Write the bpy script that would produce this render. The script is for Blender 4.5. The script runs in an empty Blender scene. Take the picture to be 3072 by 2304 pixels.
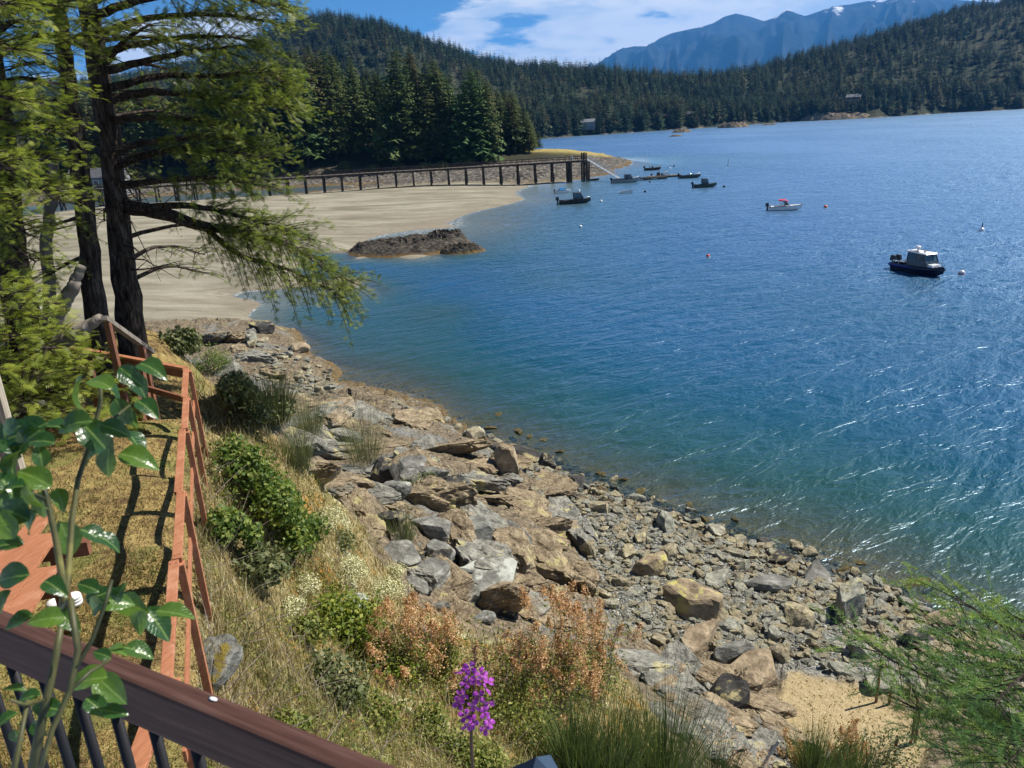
import bpy, bmesh, math, random
import numpy as np
from mathutils import Vector, Matrix, Euler
random.seed(7); rng = np.random.default_rng(7)
SC = bpy.context.scene; COL = SC.collection
PI = math.pi; rad = math.radians

# ------------------------------------------------------------------ camera, sky, sun, exposure
FPX = 769.0; CAMH = 16.0
PITCH = math.atan(261/FPX); ROLL = math.atan(.054)
FW = np.array([0, math.cos(PITCH), -math.sin(PITCH)]); _R = np.array([1., 0, 0]); _U = np.array([0, math.sin(PITCH), math.cos(PITCH)])
RT = math.cos(ROLL)*_R - math.sin(ROLL)*_U; UP = math.cos(ROLL)*_U + math.sin(ROLL)*_R; CAM = np.array([0, 0, CAMH])
cd = bpy.data.cameras.new('camera'); cam = bpy.data.objects.new('camera', cd); COL.objects.link(cam); SC.camera = cam
cd.sensor_width = 36; cd.lens = 36*FPX/1024; cd.clip_start = .05; cd.clip_end = 60000
M3 = Matrix((RT, UP, -FW)).transposed(); cam.matrix_world = Matrix.Translation((0, 0, CAMH)) @ M3.to_4x4()
cd.dof.use_dof = True; cd.dof.focus_distance = 22; cd.dof.aperture_fstop = 11
SUN_AZ = rad(70); SUN_EL = rad(50)
sl = bpy.data.lights.new('sun', 'SUN'); sl.energy = 5.0; sl.angle = rad(.55); sl.color = (1, .95, .86)
so = bpy.data.objects.new('sun', sl); COL.objects.link(so); so.location = (60, 20, 90)
sdir = Vector((math.sin(SUN_AZ)*math.cos(SUN_EL), math.cos(SUN_AZ)*math.cos(SUN_EL), math.sin(SUN_EL)))
so.rotation_euler = sdir.to_track_quat('Z', 'Y').to_euler()
SC.view_settings.view_transform = 'Standard'; SC.view_settings.look = 'None'; SC.view_settings.gamma = 1; SC.view_settings.exposure = .88
SC.view_settings.use_curve_mapping = False
SC.cycles.max_bounces = 4; SC.cycles.diffuse_bounces = 2; SC.cycles.transparent_max_bounces = 12; SC.cycles.volume_bounces = 0

class NT:
    """small node helper"""
    def __init__(s, tree): s.t = tree; s.n = tree.nodes; s.l = tree.links
    def new(s, typ, ins=None, **kw):
        nd = s.n.new(typ)
        for k, v in kw.items(): setattr(nd, k, v)
        for k, v in (ins or {}).items(): s.set(nd.inputs[k], v)
        return nd
    def set(s, sock, v):
        if isinstance(v, bpy.types.NodeSocket): s.l.new(v, sock)
        elif isinstance(v, (tuple, list)) and sock.type == 'RGBA' and len(v) == 3: sock.default_value = (*v, 1)
        else: sock.default_value = v
    def math(s, op, a, b=0., clamp=False):
        nd = s.new('ShaderNodeMath', {0: a, 1: b}, operation=op, use_clamp=clamp); return nd.outputs[0]
    def mix(s, f, a, b, blend='MIX'):
        nd = s.new('ShaderNodeMix', data_type='RGBA', blend_type=blend)
        s.set(nd.inputs[0], f); s.set(nd.inputs[6], a); s.set(nd.inputs[7], b); return nd.outputs[2]
    def noise(s, vec, scale, detail=4, rough=.55, dist=0., dim='3D'):
        nd = s.new('ShaderNodeTexNoise', {'Scale': scale, 'Detail': detail, 'Roughness': rough, 'Distortion': dist}, noise_dimensions=dim)
        if vec is not None: s.l.new(vec, nd.inputs['Vector'])
        return nd.outputs['Fac']
    def ramp(s, fac, stops, interp='LINEAR'):
        nd = s.new('ShaderNodeValToRGB'); s.l.new(fac, nd.inputs[0]); cr = nd.color_ramp; cr.interpolation = interp
        while len(cr.elements) < len(stops): cr.elements.new(.5)
        for e, (p, c) in zip(cr.elements, stops):
            e.position = p; e.color = (*c, 1) if isinstance(c, (tuple, list)) else (c, c, c, 1)
        return nd.outputs[0]
    def smooth(s, v, a, b):
        nd = s.new('ShaderNodeMapRange', {'Value': v, 'From Min': a, 'From Max': b}, interpolation_type='SMOOTHSTEP'); return nd.outputs[0]
    def mapping(s, vec, scale=(1, 1, 1), rot=(0, 0, 0), loc=(0, 0, 0)):
        return s.new('ShaderNodeMapping', {'Vector': vec, 'Scale': scale, 'Rotation': rot, 'Location': loc}).outputs[0]
    def attr(s, name): return s.new('ShaderNodeAttribute', attribute_name=name).outputs['Fac']
    def obj(s): return s.new('ShaderNodeTexCoord').outputs['Object']
    def pos(s): return s.new('ShaderNodeNewGeometry').outputs['Position']
    def rnd(s): return s.new('ShaderNodeObjectInfo').outputs['Random']
    def bump(s, h, strength=.5, dist=.1, normal=None):
        nd = s.new('ShaderNodeBump', {'Height': h, 'Strength': strength, 'Distance': dist})
        if normal is not None: s.l.new(normal, nd.inputs['Normal'])
        return nd.outputs[0]

# world
W = bpy.data.worlds.new('World'); SC.world = W; W.use_nodes = True
w = NT(W.node_tree); w.n.clear()
sky = w.new('ShaderNodeTexSky', sky_type='NISHITA', sun_disc=False, sun_elevation=SUN_EL, sun_rotation=SUN_AZ, altitude=20, air_density=1.0, dust_density=.15, ozone_density=3.0)
sdv = w.new('ShaderNodeTexCoord').outputs['Generated']; ss_ = w.new('ShaderNodeSeparateXYZ', {0: sdv})
w.l.new(w.new('ShaderNodeCombineXYZ', {0: ss_.outputs[0], 1: ss_.outputs[1], 2: w.math('ADD', w.math('MULTIPLY', w.math('MAXIMUM', ss_.outputs[2], 0.), .8), .24)}).outputs[0], sky.inputs['Vector'])
hs = w.new('ShaderNodeHueSaturation', {'Saturation': 1.12, 'Value': 1.0, 'Color': sky.outputs[0]}).outputs[0]
hs = w.mix(1., hs, w.mix(w.math('POWER', w.math('SUBTRACT', 1., w.math('MAXIMUM', ss_.outputs[2], 0.)), 4.), (.42, .52, .60), (1.5, 1.95, 1.95)), 'MULTIPLY')  # sky dimmed towards the zenith to cut fill light, brightened at the horizon
dirv = w.new('ShaderNodeTexCoord').outputs['Generated']
sp = w.new('ShaderNodeSeparateXYZ', {0: dirv})
zz = w.math('MAXIMUM', sp.outputs[2], 0.0)
den = w.math('ADD', zz, .30)
cv = w.new('ShaderNodeCombineXYZ', {0: w.math('DIVIDE', sp.outputs[0], den), 1: w.math('DIVIDE', sp.outputs[1], den), 2: w.math('MULTIPLY', zz, 6.0)}).outputs[0]
cvm = w.mapping(cv, loc=(0, 6.2, 0.4))
n1 = w.noise(cvm, 1.5, 7, .56, .15)
n2 = w.noise(w.mapping(cv, loc=(0, 6.2, .25)), 1.5, 4, .56, .15)
cm = w.smooth(w.math('SUBTRACT', n1, w.math('MULTIPLY', zz, .32)), .435, .485)  # clouds thinned out overhead, out of view, to lower the ambient light
shade = w.smooth(w.math('SUBTRACT', n1, n2), -.05, .06)
n3 = w.noise(cvm, 3.2, 4, .6)
cc = w.mix(shade, (7.0, 8.4, 10.2), (11.2, 11.4, 11.6))
cc = w.mix(w.math('MULTIPLY', w.smooth(n3, .44, .66), .8), cc, (11.6, 11.7, 11.7))
cc = w.mix(w.smooth(n1, .62, .74), cc, (7.4, 8.8, 10.6))
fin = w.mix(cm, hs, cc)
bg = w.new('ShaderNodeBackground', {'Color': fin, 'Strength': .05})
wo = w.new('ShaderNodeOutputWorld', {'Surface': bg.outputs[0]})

# ------------------------------------------------------------------ helpers
def ray(x, y): return FW + (x-512)/FPX*RT + (384-y)/FPX*UP
def P(x, y, z=0.):
    d = ray(x, y); return CAM + d*((z-CAMH)/d[2])
def PR(x, y, r):
    """point on the pixel's ray at horizontal range r"""
    d = ray(x, y); return CAM + d*(r/math.hypot(d[0], d[1]))
def proj(v):
    q = np.asarray(v) - CAM; f = q@FW; f = np.where(np.abs(f) < 1e-6, 1e-6, f)
    return 512 + FPX*(q@RT)/f, 384 - FPX*(q@UP)/f, f
def hsh(a, b, s):
    a = a.astype(np.int64); b = b.astype(np.int64)
    h = (a*374761393 + b*668265263 + s*1274126177) & 0xffffffff
    h = ((h ^ (h >> 13))*1274126177) & 0xffffffff; h = ((h ^ (h >> 16))*2246822519) & 0xffffffff
    return ((h ^ (h >> 15)) & 0xffffff)/float(0xffffff)
def vnoise(x, y, s=0):
    xi = np.floor(x); yi = np.floor(y); fx = x-xi; fy = y-yi; fx = fx*fx*(3-2*fx); fy = fy*fy*(3-2*fy)
    a = hsh(xi, yi, s); b = hsh(xi+1, yi, s); c = hsh(xi, yi+1, s); d = hsh(xi+1, yi+1, s)
    return (a+(b-a)*fx)*(1-fy) + (c+(d-c)*fx)*fy
def fbm(x, y, s=0, o=5, g=.5):
    v = 0; a = 1; t = 0
    for i in range(o):
        v = v + a*vnoise(x, y, s+i*17); t += a; a *= g
        x, y = x*1.93*math.cos(.6)-y*1.93*math.sin(.6)+5.2, x*1.93*math.sin(.6)+y*1.93*math.cos(.6)+1.3
    return v/t - .5
def voro(x, y, s=0):
    """per-cell tilted facets: height, F2-F1"""
    xi = np.floor(x); yi = np.floor(y); f1 = np.full(x.shape, 9.); f2 = np.full(x.shape, 9.); h = np.zeros(x.shape)
    for i in (-1, 0, 1):
        for j in (-1, 0, 1):
            cx = xi+i; cy = yi+j; px = cx+.1+.8*hsh(cx, cy, s); py = cy+.1+.8*hsh(cx, cy, s+1)
            d = np.hypot(x-px, y-py)
            hh = (hsh(cx, cy, s+2)-.5) + 1.3*(hsh(cx, cy, s+3)-.5)*(x-px) + 1.3*(hsh(cx, cy, s+4)-.5)*(y-py)
            m = d < f1; f2 = np.where(m, f1, np.minimum(f2, d)); h = np.where(m, hh, h); f1 = np.where(m, d, f1)
    return h, f2-f1
def inpoly(x, y, poly):
    c = np.zeros(x.shape, bool); n = len(poly)
    for i in range(n):
        (x1, y1), (x2, y2) = poly[i], poly[(i+1) % n]
        if y1 == y2: continue
        m = ((y1 > y) != (y2 > y)) & (x < (x2-x1)*(y-y1)/(y2-y1)+x1); c ^= m
    return c
def tagp(o, label=None, cat=None, group=None, kind=None):
    if label: o['label'] = label
    if cat: o['category'] = cat
    if group: o['group'] = group
    if kind: o['kind'] = kind
    return o
def link(name, me, mat=None, parent=None):
    if mat is not None:
        me.materials.clear()
        for m in (mat if isinstance(mat, (list, tuple)) else [mat]): me.materials.append(m)
    o = bpy.data.objects.new(name, me); COL.objects.link(o); o.parent = parent; return o
def npmesh(name, v, f, smooth=False, attrs=None, uv=None, mi=None):
    """v (n,3); f (m,k) int array or list of such arrays"""
    fl = f if isinstance(f, list) else [f]
    me = bpy.data.meshes.new(name); v = np.asarray(v, np.float32); me.vertices.add(len(v)); me.vertices.foreach_set('co', v.ravel())
    lt = np.concatenate([np.full(len(a), a.shape[1], np.int32) for a in fl]); li = np.concatenate([np.asarray(a, np.int32).ravel() for a in fl])
    me.loops.add(len(li)); me.loops.foreach_set('vertex_index', li); me.polygons.add(len(lt))
    me.polygons.foreach_set('loop_start', np.concatenate([[0], np.cumsum(lt)[:-1]]).astype(np.int32))
    try: me.polygons.foreach_set('loop_total', lt)
    except Exception: pass
    me.polygons.foreach_set('use_smooth', np.full(len(lt), smooth, bool))
    if mi is not None: me.polygons.foreach_set('material_index', np.asarray(mi, np.int32))
    me.update(calc_edges=True)
    for k, a in (attrs or {}).items():
        at = me.attributes.new(k, 'FLOAT', 'POINT'); at.data.foreach_set('value', np.asarray(a, np.float32))
    me.validate(); return me
def empty(name, loc=(0, 0, 0), rz=0, sc=1):
    o = bpy.data.objects.new(name, None); COL.objects.link(o); o.location = loc; o.rotation_euler = (0, 0, rz); o.scale = (sc, sc, sc); o.empty_display_size = .2; return o
class MB:
    """mesh collector"""
    def __init__(s): s.v = []; s.f = []; s.n = 0; s.mi = []
    def add(s, v, f, m=0):
        v = [tuple(p) for p in v]; s.v += v; s.f += [tuple(i+s.n for i in q) for q in f]; s.mi += [m]*len(f); s.n += len(v)
    def box(s, c, d, rot=None, m=0, taper=1.):
        hx, hy, hz = d[0]/2, d[1]/2, d[2]/2
        v = [Vector((x*hx*(taper if z > 0 else 1), y*hy*(taper if z > 0 else 1), z*hz)) for z in (-1, 1) for x, y in ((-1, -1), (1, -1), (1, 1), (-1, 1))]
        if rot is not None: v = [rot @ p for p in v]
        c = Vector(c); s.add([p+c for p in v], [(3, 2, 1, 0), (4, 5, 6, 7), (0, 1, 5, 4), (1, 2, 6, 5), (2, 3, 7, 6), (3, 0, 4, 7)], m)
    def bar(s, a, b, wd, ht, m=0, up=(0, 0, 1)):
        a = Vector(a); b = Vector(b); d = (b-a); L = d.length; d.normalize(); u = Vector(up); sd = d.cross(u)
        if sd.length < 1e-4: sd = d.cross(Vector((1, 0, 0)))
        sd.normalize(); u = sd.cross(d); v = []
        for e in (a, b):
            for x, y in ((-1, -1), (1, -1), (1, 1), (-1, 1)): v.append(e + sd*x*wd/2 + u*y*ht/2)
        s.add(v, [(0, 1, 2, 3), (7, 6, 5, 4), (1, 0, 4, 5), (2, 1, 5, 6), (3, 2, 6, 7), (0, 3, 7, 4)], m)
    def tube(s, pts, r, n=6, m=0, cap=True):
        pts = [Vector(p) for p in pts]; rs = r if isinstance(r, (list, tuple, np.ndarray)) else [r]*len(pts); v = []; f = []
        pu = None
        for i, p in enumerate(pts):
            d = (pts[min(i+1, len(pts)-1)] - pts[max(i-1, 0)]).normalized()
            if pu is None: pu = Vector((0, 0, 1)) if abs(d.z) < .9 else Vector((1, 0, 0))
            sd = d.cross(pu).normalized(); pu = sd.cross(d)
            for k in range(n):
                a = 2*PI*k/n; v.append(p + (sd*math.cos(a) + pu*math.sin(a))*rs[i])
        for i in range(len(pts)-1):
            for k in range(n): f.append((i*n+k, i*n+(k+1) % n, (i+1)*n+(k+1) % n, (i+1)*n+k))
        if cap: f.append(tuple(range(n))[::-1]); f.append(tuple((len(pts)-1)*n+k for k in range(n)))
        s.add(v, f, m)
    def lathe(s, prof, n=12, c=(0, 0, 0), m=0, sx=1, sy=1):
        v = []; f = []
        for r, z in prof:
            for k in range(n): a = 2*PI*k/n; v.append((c[0]+r*math.cos(a)*sx, c[1]+r*math.sin(a)*sy, c[2]+z))
        for i in range(len(prof)-1):
            for k in range(n): f.append((i*n+k, i*n+(k+1) % n, (i+1)*n+(k+1) % n, (i+1)*n+k))
        f.append(tuple(range(n))[::-1]); f.append(tuple((len(prof)-1)*n+k for k in range(n))); s.add(v, f, m)
    def mesh(s, name, smooth=False):
        me = bpy.data.meshes.new(name); me.from_pydata(s.v, [], s.f); me.update()
        me.polygons.foreach_set('material_index', s.mi)
        if smooth: me.polygons.foreach_set('use_smooth', [True]*len(s.f))
        return me
    def build(s, name, mat, parent=None, smooth=False, bevel=0): 
        o = link(name, s.mesh(name, smooth), mat, parent)
        if bevel: md = o.modifiers.new('bevel', 'BEVEL'); md.width = bevel; md.segments = 2
        return o
def copy_tree(o, parent=None):
    c = o.copy(); COL.objects.link(c); c.parent = parent
    for ch in list(o.children): copy_tree(ch, c)
    return c
def new_mat(name):
    m = bpy.data.materials.new(name); m.use_nodes = True; n = NT(m.node_tree); n.n.clear(); return m, n
def finish(n, col, rough=.7, bump=None, spec=.3, metal=0., extra=None, disp=None):
    b = n.new('ShaderNodeBsdfPrincipled', {'Base Color': col, 'Roughness': rough, 'Metallic': metal, 'Specular IOR Level': spec})
    if bump is not None: n.l.new(bump, b.inputs['Normal'])
    out = b.outputs[0]
    if extra: out = extra(b.outputs[0])
    n.new('ShaderNodeOutputMaterial', {'Surface': out}); return b
def simple(name, c1, c2=None, scale=6., rough=.6, bs=.0, spec=.3, metal=0., coord='obj', stretch=(1, 1, 1), detail=5, rvar=0.):
    m, n = new_mat(name); v = n.mapping(n.obj() if coord == 'obj' else n.pos(), scale=stretch); f = n.noise(v, scale, detail, .6)
    c = n.mix(n.smooth(f, .3, .7), c1, c2 or tuple(x*.75 for x in c1))
    if rvar: c = n.new('ShaderNodeHueSaturation', {'Color': c, 'Value': n.math('ADD', n.math('MULTIPLY', n.rnd(), rvar*2), 1-rvar)}).outputs[0]
    finish(n, c, rough, n.bump(f, bs, .02) if bs else None, spec, metal); return m
def leafmat(name, c1, c2, c3=None, trans=.35, rough=.55, spec=.25, attr=None, rvar=0., scale=2.):
    """two-sided leaf: diffuse + translucent, colour varied by a per-face attribute or noise"""
    m, n = new_mat(name)
    f = n.attr(attr) if attr else n.smooth(n.noise(n.pos(), scale, 4, .6), .3, .7)
    c = n.ramp(f, [(0, c1), (.55, c2), (1, c3 or c2)])
    if rvar: c = n.new('ShaderNodeHueSaturation', {'Color': c, 'Value': n.math('ADD', n.math('MULTIPLY', n.rnd(), rvar*2), 1-rvar)}).outputs[0]
    def ex(sh):
        t = n.new('ShaderNodeBsdfTranslucent', {'Color': n.mix(.5, c, n.mix(1., c, (1.0, 1.1, .35), 'MULTIPLY'))}).outputs[0]
        return n.new('ShaderNodeMixShader', {0: trans, 1: sh, 2: t}).outputs[0]
    finish(n, c, rough, None, spec, extra=ex); return m
# ------------------------------------------------------------------ terrain: control points (pixel x, pixel y, height)
cp = []
def cpx(*a):
    for x, y, z in a: q = P(x, y, z); cp.append((q[0], q[1], z))
def cpw(*a): cp.extend(a)
# lawn beside the deck
cpx((20,380,12.3),(60,372,12.2),(100,375,12.0),(30,450,12.1),(100,450,12.0),(150,420,11.9),(60,560,11.95),(130,540,11.9),(165,480,11.9),(150,620,11.85),(100,690,11.85),(40,750,11.9),(5,620,12),(198,426,11.85),(199,480,11.9),(200,567,11.85),(198,632,11.8),(170,740,11.7))
# bluff edge behind the trees and drop to the beach
cpw((-7,15.5,12.0),(-11,16,12.3),(-16,16,12.6),(-5.2,14.2,11.6),(-6,21,7.0),(-11,23,7.5),(-18,24,8),(-7,28,3.2),(-13,30,3.4),(-22,32,3.6),(-9,36,2.4),(-16,42,2.2),(-28,44,2.4),(-14,50,1.2),(-22,56,1.5),(-34,62,1.8),(-30,20,12))
# slope on the sea side of the fence
cpx((225,500,11.0),(225,580,11.2),(240,650,11.0),(255,710,10.9),(300,745,10.4),(360,755,9.9),(262,560,10.2),(300,480,8.9),(340,512,8.2),(372,560,7.5),(405,605,7.0),(445,640,6.7),(500,662,6.3),(560,672,5.8),(620,682,5.0),(680,716,4.2),(750,745,3.2),(300,600,9.4),(340,660,9.0),(400,700,8.6),(420,768,9.3),(520,768,8.3),(600,768,6.9),(700,768,4.4),(470,715,7.8),(560,722,6.9),(255,455,9.6),(222,425,10.9))
# rocks below the crest
cpx((400,500,4.4),(450,500,3.4),(430,545,4.6),(480,545,3.8),(470,600,4.4),(520,530,2.8),(540,600,3.0),(560,560,2.2),(600,620,2.5),(640,650,2.5),(700,690,2.6),(760,700,2.2),(820,690,2.0),(870,720,2.0),(905,690,1.7),(850,745,2.2),(820,722,2.2),(960,720,1.6),(1000,768,1.8),(1010,690,1.0))
cpx((290,425,2.3),(350,440,2.3),(420,455,2.6),(460,462,2.4),(300,392,1.2),(360,398,1.0),(400,420,1.5),(500,482,1.8),(540,500,1.2),(260,375,2.2),(255,350,1.5),(280,335,.7),(300,350,.6))
# boulder beach
cpx((600,540,1.0),(650,600,1.5),(680,560,.8),(740,600,.9),(720,640,1.6),(800,640,1.1),(860,640,.7),(900,650,.7),(780,580,.45),(960,660,.5),(640,520,.5))
# waterline
WL = [(249,318),(262,322),(296,330),(329,361),(338,380),(384,387),(440,408),(463,426),(509,447),(551,465),(602,491),(671,514),(722,537),(787,556),(856,577),(903,597),(954,625),(1024,648),(1120,700)]
cpx(*[(x, y, 0.) for x, y in WL])
# seabed off the rocks
for k, dz in ((1.12, -.75), (1.35, -2.4), (1.9, -6.)):
    for x, y in WL[3:]:
        q = P(x, y, 0); cp.append((q[0]*k, q[1]*k, dz))
cpw((30,60,-6),(15,90,-6),(40,120,-8),(80,110,-9),(60,200,-8),(110,260,-9),(90,160,-9),(25,150,-4.5),(3,80,-3.2),(-5,70,-2.0),(-12,80,-1.2),(10,128,-2.2))
# sand flat: edge of the water and the rise to the land
SE = [(528,187),(500,206),(463,215),(417,227),(370,239),(352,248),(348,260),(300,275),(255,290),(249,300)]
cpx(*[(x, y, 0.) for x, y in SE])
cpx((480,195,.35),(420,205,.6),(350,200,1.1),(300,198,1.5),(250,197,1.8),(200,200,2.0),(120,205,2.3),(40,215,2.4),(300,230,.7),(240,240,1.0),(150,250,1.3),(60,260,1.5),(300,260,.35),(220,275,.6),(120,300,1.1),(40,310,1.6),(440,190,1.0),(520,182,.4),(270,250,.8),(310,246,.7),(330,250,.45),(338,242,.5),(405,249,-.25),(440,246,-.5),(380,258,-.3),(460,256,-.8),(415,240,-.1))
for x, y in ((540,200),(500,225),(440,242),(390,262),(340,278),(300,290),(275,305)): q = P(x, y, 0); cp.append((q[0]+2, q[1], -.5))
# headland behind the pier
cpw((-130,268,4),(-95,272,4),(-60,276,4),(-30,280,4),(0,282,3.5),(-130,300,14),(-90,305,17),(-50,308,17),(-15,312,12),(8,318,6),(18,322,5.2),(30,318,4.6),(40,312,2.6),(48,300,.3),(-120,345,30),(-60,345,30),(-15,345,14),(20,345,2),(45,325,.0),(-180,260,5),(-180,320,20))
cpx((560,183,.0),(585,178,0.),(611,171,0),(600,166,2.0),(560,170,2.0),(520,172,2.5),(470,176,1.8),(420,180,1.8))
cpw((60,290,-2),(70,320,-4),(50,350,-5),(10,380,-4),(42,245,-2.5),(45,262,-1))
cp = np.array(cp)
def sr(x, y): return np.arctan2(x, y)*1.15, np.log(np.maximum(np.hypot(x, y), .5))
def tps_fit(px, py, z, lam=2e-4):
    n = len(px); d2 = (px[:, None]-px)**2 + (py[:, None]-py)**2; K = .5*d2*np.log(d2+1e-12); K[np.arange(n), np.arange(n)] = lam
    A = np.zeros((n+3, n+3)); A[:n, :n] = K; A[:n, n] = 1; A[:n, n+1] = px; A[:n, n+2] = py; A[n:, :n] = A[:n, n:].T
    return np.linalg.solve(A, np.concatenate([z, [0, 0, 0]]))
CS, CR = sr(cp[:, 0], cp[:, 1]); TW = tps_fit(CS, CR, cp[:, 2])
def Zb(x, y):
    x = np.atleast_1d(np.asarray(x, float)); y = np.atleast_1d(np.asarray(y, float)); s, r = sr(x, y); out = np.empty(s.shape)
    sf, rf, of = s.ravel(), r.ravel(), out.ravel(); n = len(CS)
    for i in range(0, len(sf), 20000):
        a = sf[i:i+20000, None]; b = rf[i:i+20000, None]; d2 = (a-CS)**2 + (b-CR)**2
        of[i:i+20000] = (.5*d2*np.log(d2+1e-12))@TW[:n] + TW[n] + TW[n+1]*a[:, 0] + TW[n+2]*b[:, 0]
    return of.reshape(s.shape)
# ground cover regions
PG = dict(lawn=[(-400,318),(80,342),(186,372),(203,430),(206,640),(200,800),(-400,1400)],
  slope=[(186,372),(225,395),(275,440),(342,500),(392,562),(408,600),(480,640),(600,655),(640,690),(690,800),(700,1500),(190,1500),(200,640)],
  straw=[(770,706),(800,672),(850,684),(905,710),(935,745),(905,775),(820,790),(790,745)],
  stones=[(380,396),(560,462),(640,492),(800,550),(1150,690),(1150,760),(940,700),(850,682),(800,662),(700,648),(640,640),(600,610),(588,560),(575,525),(545,480),(480,440)])
def regions(x, y, z):
    px, py, f = proj(np.stack([x, y, z], -1)); jx = 26*fbm(x*.9, y*.9, 3, 4); jy = 26*fbm(x*.9, y*.9, 9, 4)
    k = np.minimum(1, 20/np.maximum(np.hypot(x, y), 1)); px = px+jx*k; py = py+jy*k; R = np.hypot(x, y)
    lawn = inpoly(px, py, PG['lawn']) & (R < 19) & (f > 0); lawn |= (R < 4.) | ((x < -6) & (z > 10.5) & (R < 45))
    slope = inpoly(px, py, PG['slope']) & ~lawn & (R < 19) & (f > 0)
    straw = inpoly(px, py, PG['straw']) & (R < 30) & (z < 3.2)
    stones = inpoly(px, py, PG['stones']) & (R < 60) & (z < 3) & ~straw
    sand = (R > 72) & (z < 2.9) & (y < 217+.11*x+5*fbm(x*.05, y*.05, 3, 3)) & (x < 26)
    head = (R > 262) & (z > 3.2)
    return lawn, slope, straw, stones, sand, head
def polar(az0, az1, na, r0, r1, nr):
    a = np.linspace(rad(az0), rad(az1), na); r = np.exp(np.linspace(math.log(r0), math.log(r1), nr)); A, Rr = np.meshgrid(a, r)
    i = np.arange(na-1)[None, :] + na*np.arange(nr-1)[:, None]; q = np.stack([i, i+1, i+na+1, i+na], -1).reshape(-1, 4)
    return (Rr*np.sin(A)).ravel(), (Rr*np.cos(A)).ravel(), q
GNA, GNR = 600, 520; gx, gy, gq = polar(-57, 57, GNA, 2.0, 420., GNR)
def soft(m, k=3):
    a = np.asarray(m, float).reshape(GNR, GNA)
    for _ in range(k): a = (a + np.roll(a, 1, 0) + np.roll(a, -1, 0) + np.roll(a, 1, 1) + np.roll(a, -1, 1))/5
    return a.ravel()
def make_ground():
    x, y = gx, gy; z = Zb(x, y); lawn, slope, straw, stones, sand, head = [soft(m) for m in regions(x, y, z)]; R = np.hypot(x, y)
    rock = np.clip(1-(lawn+slope+straw+stones+sand+head), 0, 1)
    wx = x+1.8*fbm(x*.35, y*.35, 31, 3); wy = y+1.8*fbm(x*.35+9, y*.35, 41, 3)
    h1, e1 = voro(wx*.42+.25*wy, wy*.62-.1*wx, 5); h2, e2 = voro(wx*1.25, wy*1.5, 15); h3, e3 = voro(wx*3.1, wy*3.6, 25)
    crag = .22*h1 + .16*h2 + .08*h3 - .05*np.exp(-e2/.10) + .9*fbm(x*.5, y*.5, 7, 6)
    amp = np.where(R < 70, .9, 1.5)*np.clip((z+1.2)/1.6, .25, 1); tan_ = np.clip(fbm(x*.12+3, y*.12, 77, 2)*2+.5, 0, 1)
    f5 = fbm(x*.7, y*.7, 3, 5); out = z + crag*rock*amp*(.45+.75*tan_)
    out = out + f5*(.10*lawn + .45*slope + .10*straw + .22*stones) + slope*.25*h2*np.clip(fbm(x*.5, y*.5, 91, 2)*3, 0, 1) + stones*(.12*h2 + .06*h3)
    out = out + head*2.5*fbm(x*.06, y*.06, 13, 4) + sand*.10*fbm(x*.06, y*.13, 55, 4)
    gold = soft(inpoly(x, y, [(2, 302), (20, 304), (44, 296), (42, 330), (10, 338)]) & (z > 1.8))
    return out, z, dict(lawn=lawn, slope=slope, straw=straw, stones=stones, sand=sand, head=head, rockm=rock, gold=gold)
gz, gzb, gattr = make_ground(); _GG = gz.reshape(GNR, GNA); _GA = (rad(-57), rad(57)); _GL = (math.log(2.), math.log(420.))
def Z(x, y):
    x = np.atleast_1d(np.asarray(x, float)); y = np.atleast_1d(np.asarray(y, float)); a = (np.arctan2(x, y)-_GA[0])/(_GA[1]-_GA[0])*(GNA-1); r = (np.log(np.maximum(np.hypot(x, y), 2.))-_GL[0])/(_GL[1]-_GL[0])*(GNR-1)
    a = np.clip(a, 0, GNA-1.001); r = np.clip(r, 0, GNR-1.001); i = a.astype(int); j = r.astype(int); fa = a-i; fr = r-j
    return (_GG[j, i]*(1-fa)+_GG[j, i+1]*fa)*(1-fr) + (_GG[j+1, i]*(1-fa)+_GG[j+1, i+1]*fa)*fr
def G(x, y): return float(Z(x, y)[0])

# ground material
gm, n = new_mat('ground_cover'); pos = n.pos(); sz = n.new('ShaderNodeSeparateXYZ', {0: pos}).outputs[2]
nA = n.noise(pos, 1.1, 5, .62); nB = n.noise(pos, 7., 4, .65); nC = n.noise(pos, 34., 4, .6); nD = n.noise(pos, .28, 4, .5)
vor = n.new('ShaderNodeTexVoronoi', {'Vector': n.new('ShaderNodeVectorMath', {0: n.mapping(pos, (1, 1, 1), (0, 0, .5)), 1: n.new('ShaderNodeTexNoise', {'Vector': pos, 'Scale': 1.6, 'Detail': 4.}).outputs['Color']}, operation='ADD').outputs[0], 'Scale': 1.7, 'Randomness': 1.}, feature='DISTANCE_TO_EDGE').outputs[0]
crackl = n.smooth(vor, .0, .045)
strata = n.noise(n.mapping(pos, (1.2, 5.5, 4.), (.3, .2, .9)), 1.6, 5, .65)
rockc = n.ramp(n.math('ADD', n.math('MULTIPLY', nB, .45), n.math('MULTIPLY', strata, .55)), [(.3, (.025, .020, .015)), (.45, (.11, .085, .056)), (.58, (.23, .185, .12)), (.75, (.40, .34, .24))])  # ground rock darkened, painting crevice shade into the gaps between ledges
grey = n.ramp(n.math('ADD', n.math('MULTIPLY', nC, .4), n.math('MULTIPLY', nB, .6)), [(.3, (.05, .046, .04)), (.5, (.16, .155, .14)), (.7, (.32, .31, .275))])
rockc = n.mix(n.smooth(nD, .54, .66), rockc, grey)
rockc = n.mix(n.math('MULTIPLY', n.smooth(nA, .60, .70), .55), rockc, (.42, .38, .16))
rockc = n.mix(n.math('MULTIPLY', n.math('SUBTRACT', 1., crackl), .45), rockc, (.03, .027, .022))
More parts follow.
